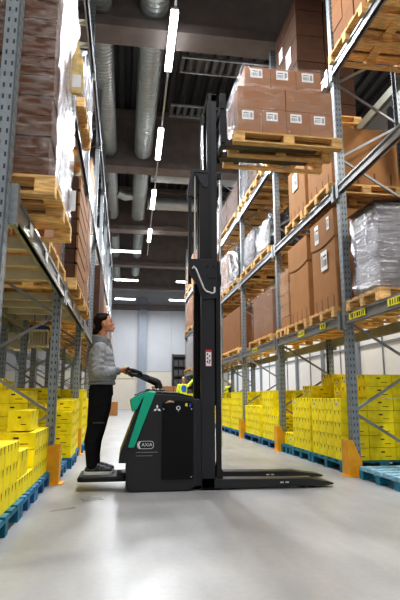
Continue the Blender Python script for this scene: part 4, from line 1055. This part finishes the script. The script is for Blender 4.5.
# the operator: standing on the platform, facing +x, looking up
op = thing('person', (-.24, 6.05, .152), 'person in grey fleece and black trousers standing on the truck platform, looking up', 'person')
HC = Vector((-.245, 6.05, 1.845)); HT = Matrix.Rotation(R(-13), 3, 'Y')
def hd(x, y, z): return HC + HT @ Vector((x, y, z))
def hand(s, wrist):
    """fist closed on the grip tube: palm, four curled fingers of different lengths, thumb under the bar. wrist -> bar at x ~ 0"""
    wx, wy, wz = wrist; ch = []
    ch.append([(wrist, (.026, .022, .024)), ((wx + .055, wy, wz + .012), (.030, .040, .022)), ((wx + .075, wy, wz + .018), (.024, .042, .020))])
    for k, (dy, L) in enumerate(((-.036, .92), (-.012, 1.0), (.012, .97), (.036, .80))):
        y = wy + dy; b0 = Vector((wx + .078, y, wz + .020))
        ch.append([(b0, .0115), (b0 + Vector((.030 * L, 0, .010)), .0105), (b0 + Vector((.050 * L, 0, -.012)), .0095), (b0 + Vector((.040 * L, 0, -.036 * L)), .0085), (b0 + Vector((.020, 0, -.040 * L)), .008)])
    ch.append([((wx + .035, wy - s * .030, wz + .0), .014), ((wx + .062, wy - s * .050, wz - .014), .012), ((wx + .085, wy - s * .046, wz - .030), .0105), ((wx + .105, wy - s * .036, wz - .034), .009)])
    return ch
skin = []
# torso, neck, head (continuous body, most of it under the clothes)
skin.append([((-.262, 6.05, 1.10), (.095, .145, .09)), ((-.262, 6.05, 1.25), (.085, .125, .09)), ((-.272, 6.05, 1.45), (.10, .15, .10)), ((-.275, 6.05, 1.56), (.05, .09, .04))])
skin.append([((-.272, 6.05, 1.62), (.056, .056, .04)), (hd(-.045, 0, -.10), (.052, .054, .04))])
skin.append([(hd(-.012, 0, .035), (.100, .078, .098))])                           # skull
skin.append([(hd(.030, 0, -.02), (.066, .066, .082))])                            # face
skin.append([(hd(.045, 0, -.075), (.040, .045, .030)), (hd(.075, 0, -.098), (.018, .022, .015))])  # jaw, chin
skin.append([(hd(-.02, 0, -.07), (.045, .055, .03)), (hd(.05, 0, -.085), (.03, .045, .02))])
skin.append([(hd(.086, 0, .005), (.010, .010, .010)), (hd(.100, 0, -.018), (.010, .010, .010)), (hd(.107, 0, -.030), (.011, .012, .010))])  # nose
for s in (-1, 1):
    skin.append([(hd(.108, s * .012, -.034), (.008, .008, .007))])
    skin.append([(hd(.082, s * .014, .022), (.012, .012, .009)), (hd(.068, s * .045, .022), (.012, .012, .009))])   # brow
    skin.append([(hd(.070, s * .040, -.025), (.020, .018, .018))])                # cheek
    skin.append([(hd(-.012, s * .074, .012), (.016, .010, .024)), (hd(-.004, s * .074, -.030), (.010, .008, .014))])  # ear
skin.append([(hd(.093, -.018, -.060), (.009, .008, .006)), (hd(.099, 0, -.059), (.010, .01, .007)), (hd(.093, .018, -.060), (.009, .008, .006))])
skin.append([(hd(.090, -.014, -.072), (.009, .008, .006)), (hd(.095, 0, -.073), (.010, .01, .007)), (hd(.090, .014, -.072), (.009, .008, .006))])
SH = {-1: Vector((-.290, 5.875, 1.54)), 1: Vector((-.275, 6.205, 1.545))}
EL = {-1: Vector((-.290, 5.825, 1.27)), 1: Vector((-.255, 6.26, 1.27))}
WR = {-1: Vector((-.065, 5.905, 1.295)), 1: Vector((-.06, 6.195, 1.295))}
for s in (-1, 1):
    skin.append([(SH[s], .05), (EL[s], .036), (WR[s], (.024, .024, .024))])
    skin += hand(s, tuple(WR[s] + Vector((-.002, 0, .0))))
HIP = {-1: Vector((-.262, 5.965, 1.08)), 1: Vector((-.258, 6.135, 1.08))}
KN = {-1: Vector((-.305, 5.955, .66)), 1: Vector((-.285, 6.145, .66))}
AN = {-1: Vector((-.335, 5.95, .245)), 1: Vector((-.315, 6.15, .245))}
for s in (-1, 1):
    skin.append([(HIP[s], (.085, .075, .08)), (KN[s], .05), (AN[s], .035), (AN[s] + Vector((.02, 0, -.045)), (.045, .035, .03)), (AN[s] + Vector((.15, 0, -.06)), (.05, .035, .022))])
body = blob_obj('body', skin, .0065, 'skin', op, 4)
# fleece
fl = [[((-.254, 6.05, 1.18), (.158, .188, .045)), ((-.248, 6.05, 1.24), (.176, .198, .07)), ((-.264, 6.05, 1.36), (.168, .19, .09)), ((-.276, 6.05, 1.48), (.148, .192, .09)), ((-.285, 6.05, 1.585), (.085, .15, .05))]]
for s in (-1, 1):
    m1 = EL[s].lerp(SH[s], .45)
    fl.append([(SH[s], (.080, .070, .075)), (m1 + Vector((-.005, 0, 0)), (.075, .068, .07)), (EL[s] + Vector((.0, 0, -.005)), (.066, .062, .062)), (EL[s].lerp(WR[s], .55) + Vector((0, 0, -.008)), (.056, .054, .054)), (WR[s] + Vector((-.03, 0, 0)), (.040, .042, .042))])
    for q in (.15, .38, .62, .85):                                                 # sleeve folds
        c = SH[s].lerp(EL[s], q); fl.append([(c + Vector((.035, s * .035, .012)), (.040, .034, .016)), (c + Vector((-.055, s * .03, -.030)), (.032, .036, .016))])
    for q in (.2, .45):
        c = EL[s].lerp(WR[s], q); fl.append([(c + Vector((-.01, s * .03, .045)), (.013, .025, .018)), (c + Vector((.012, s * .03, -.05)), (.013, .025, .018))])
fleece = blob_obj('fleece_jacket', fl, .011, 'fleece', op, 6)
# standing collar open at the throat
col = [[((-.285 + .078 * math.cos(a), 6.05 + .075 * math.sin(a), 1.60), (.022, .022, .02)), ((-.288 + .088 * math.cos(a) , 6.05 + .078 * math.sin(a), 1.69 - .018 * math.cos(a)), (.015, .015, .012))] for a in [R(15 + 330 * k / 24) for k in range(25)]]
blob_obj('collar', col, .010, 'fleecedk', fleece, 4)
hem = [[((-.254 + .146 * math.cos(a), 6.05 + .178 * math.sin(a), 1.152), (.014, .014, .024)) for a in [R(360 * k / 40) for k in range(41)]]]
blob_obj('waistband', hem, .010, 'fleecedk', fleece, 3)
for s in (-1, 1):
    d = (WR[s] - EL[s]).normalized()
    MB().tube([WR[s] + d * -.045, WR[s] + d * -.02, WR[s] + d * .005], [.041, .040, .036], 14).build('cuff', 'fleecedk', fleece)
MB().tube([(-.190, 6.05, 1.66), (-.150, 6.05, 1.55), (-.128, 6.05, 1.45), (-.108, 6.05, 1.33), (-.10, 6.05, 1.2)], .006, 6).build('zip', 'fleecedk', fleece)
# trousers
tr = [[((-.255, 6.05, 1.13), (.138, .165, .05)), ((-.260, 6.05, 1.03), (.148, .168, .08))]]
for s in (-1, 1):
    tr.append([(HIP[s], (.140, .095, .10)), (HIP[s].lerp(KN[s], .5) + Vector((.008, 0, 0)), (.128, .088, .09)), (KN[s], (.100, .072, .08)), (KN[s].lerp(AN[s], .35) + Vector((-.022, 0, 0)), (.090, .068, .08)), (AN[s] + Vector((0, 0, .10)), (.068, .058, .06)), (AN[s] + Vector((.01, 0, -.01)), (.066, .056, .035))])
    tr.append([(KN[s] + Vector((.06, 0, .02)), (.035, .05, .012)), (KN[s] + Vector((-.07, 0, -.015)), (.03, .05, .010))])
    tr.append([(AN[s] + Vector((.05, 0, .06)), (.02, .04, .010)), (AN[s] + Vector((-.04, 0, .045)), (.02, .04, .010))])
tro = blob_obj('trousers', tr, .010, 'trousers', op, 5)
MB().box(-.33, -.20, 5.872, 5.878, .705, .722).build('knee_seam', 'shoe', tro)
# trainers
for s in (-1, 1):
    a = AN[s]; z0 = .152; x = a.x
    sh = blob_obj('shoe', [[((x - .005, a.y, .225), (.055, .042, .035))], [((x - .015, a.y, z0 + .055), (.060, .044, .040)), ((x + .07, a.y, z0 + .055), (.058, .047, .040)), ((x + .165, a.y, z0 + .050), (.070, .050, .034))], [((x + .06, a.y, z0 + .092), (.05, .038, .026)), ((x + .12, a.y, z0 + .078), (.05, .038, .022))]], .008, 'shoe', op, 4)
    b = MB().prism([(x - .075, a.y - .03), (x - .04, a.y - .043), (x + .06, a.y - .045), (x + .16, a.y - .052), (x + .215, a.y - .035), (x + .235, a.y), (x + .215, a.y + .035), (x + .16, a.y + .052), (x + .06, a.y + .045), (x - .04, a.y + .043), (x - .075, a.y + .03)], 'z', z0, z0 + .036, 0, .006)
    b.build('sole', 'sole', sh)
    for k in range(4): MB().tube([(x + .05 + k * .025, a.y - .03, z0 + .118 - k * .009), (x + .06 + k * .025, a.y + .03, z0 + .118 - k * .009)], .004, 6).build('lace', 'hose', sh)
# hair pulled back into a low knot
hr = [[(hd(-.030, 0, .050), (.098, .084, .094))], [(hd(-.060, 0, .005), (.056, .076, .080))], [(hd(.03, 0, .105), (.045, .055, .025)), (hd(-.02, 0, .118), (.06, .06, .028))],
      [(hd(-.122, 0, -.060), (.040, .044, .042))], [(hd(-.09, 0, -.035), (.035, .045, .04))], [(hd(-.140, 0, -.085), .026), (hd(-.148, 0, -.135), .017)]]
for s in (-1, 1): hr.append([(hd(.028, s * .062, .070), (.022, .018, .026)), (hd(-.03, s * .074, .062), (.045, .016, .03))])
blob_obj('hair', hr, .008, 'hair', op, 3)
for s in (-1, 1):
    b = MB(); bm = bmesh.new(); bmesh.ops.create_uvsphere(bm, u_segments=12, v_segments=8, radius=.011, matrix=Matrix.Translation(hd(.077, s * .032, .003))); b.bm(bm, 0, True); b.build('eye', 'eye', op)
    MB().tube([hd(.089, s * .016, .030), hd(.083, s * .034, .034), hd(.068, s * .052, .028)], .004, 6).build('eyebrow', 'hair', op)
    MB().box(0, 0, 0, 0, 0, 0) if False else None
blob_obj('lips', [[(hd(.099, -.014, -.062), (.008, .008, .005)), (hd(.104, 0, -.062), (.008, .008, .006)), (hd(.099, .014, -.062), (.008, .008, .005))], [(hd(.097, -.012, -.071), (.008, .008, .005)), (hd(.101, 0, -.072), (.008, .008, .006)), (hd(.097, .012, -.071), (.008, .008, .005))]], .004, 'lips', op, 2)

# two people far back in high-visibility clothing, seen from behind
def far_person(x, y, label, top, panel, headgear, z=0, reach=None):
    p = thing('person', (x, y, z), label, 'person')
    sk = [[((x, y, 1.02), (.13, .09, .1)), ((x, y, 1.45), (.16, .09, .08)), ((x, y, 1.55), (.07, .06, .05)), ((x, y, 1.62), (.05, .05, .05))], [((x, y - .01, 1.72), (.075, .095, .12))], [((x, y + .085, 1.70), (.014, .02, .02))]]
    cl = [[((x, y, .95), (.18, .12, .08)), ((x, y, 1.2), (.18, .12, .1)), ((x, y, 1.43), (.20, .12, .1)), ((x, y, 1.52), (.11, .09, .04))]]
    tr = [[((x, y, .95), (.16, .11, .08))]]
    for s in (-1, 1):
        sh = Vector((x + s * .20, y, 1.47)); el = Vector((x + s * .26, y + .04, 1.2)); wr = Vector((x + s * .22, y + .2, 1.05))
        if reach and s > 0: el = Vector((x + .36, y + .05, 1.62)); wr = Vector((x + .52, y + .08, 1.84))
        sk.append([(sh, .05), (el, .04), (wr, .03), (wr + (wr - el).normalized() * .07, (.035, .035, .035))])
        d = (wr - el).normalized()
        for k in range(4): o_ = Vector((0, (k - 1.5) * .02, (k - 1.5) * .008)); sk.append([(wr + d * .08 + o_, .011), (wr + d * (.14 + .01 * (k % 2)) + o_, .010)])
        sk.append([(wr + d * .04, .013), (wr + d * .08 + Vector((-s * .045, 0, .0)), .011)])
        cl.append([(sh, .075), (el, .062), (wr, .05)])
        hp = Vector((x + s * .09, y, .93)); kn = Vector((x + s * .1, y + .02, .5)); an = Vector((x + s * .1, y, .09))
        sk.append([(hp, .08), (kn, .05), (an, .04), (an + Vector((0, .12, -.04)), (.04, .06, .03))])
        tr.append([(hp, .10), (kn, .075), (an + Vector((0, 0, .03)), .065)])
    blob_obj('body', sk, .012, 'skin', p, 4); j = blob_obj('jacket', cl, .016, top, p, 4); blob_obj('trousers', tr, .016, 'trousers', p, 4)
    for s in (-1, 1): blob_obj('shoe', [[((x + s * .1, y - .02, .05), (.05, .06, .05)), ((x + s * .1, y + .14, .045), (.045, .07, .04))]], .014, 'shoe', p, 3)
    if panel: MB().prism([(x + .115 * math.cos(R(k * 20)), 1.34 + .15 * math.sin(R(k * 20))) for k in range(18)], 'y', y - .135, y - .115).build('back_panel', panel, j)
    h = blob_obj('hair' if headgear == 'hair' else 'cap', [[((x, y - .025, 1.76), (.085, .095, .10))], [((x, y - .06, 1.70), (.075, .06, .08))]], .012, headgear, p, 3)
    return p
far_person(2.58, 22.3, 'distant person in yellow vest with blue back panel, behind the truck body', 'hivis', 'hiblue', 'tape', reach=True)
far_person(5.55, 26.6, 'distant person in yellow hooded jacket beyond the right carton stacks', 'hivis', 'black', 'cap')

# ------------------------------------------------------------------ light and picture settings
wd = bpy.data.worlds.new('world'); bpy.context.scene.world = wd; wd.use_nodes = True
wd.node_tree.nodes['Background'].inputs[0].default_value = (.88, .89, .92, 1); wd.node_tree.nodes['Background'].inputs[1].default_value = .45
sc = bpy.context.scene; sc.view_settings.view_transform = 'Standard'; sc.view_settings.exposure = 0.43
sc.view_settings.look = 'Medium High Contrast'
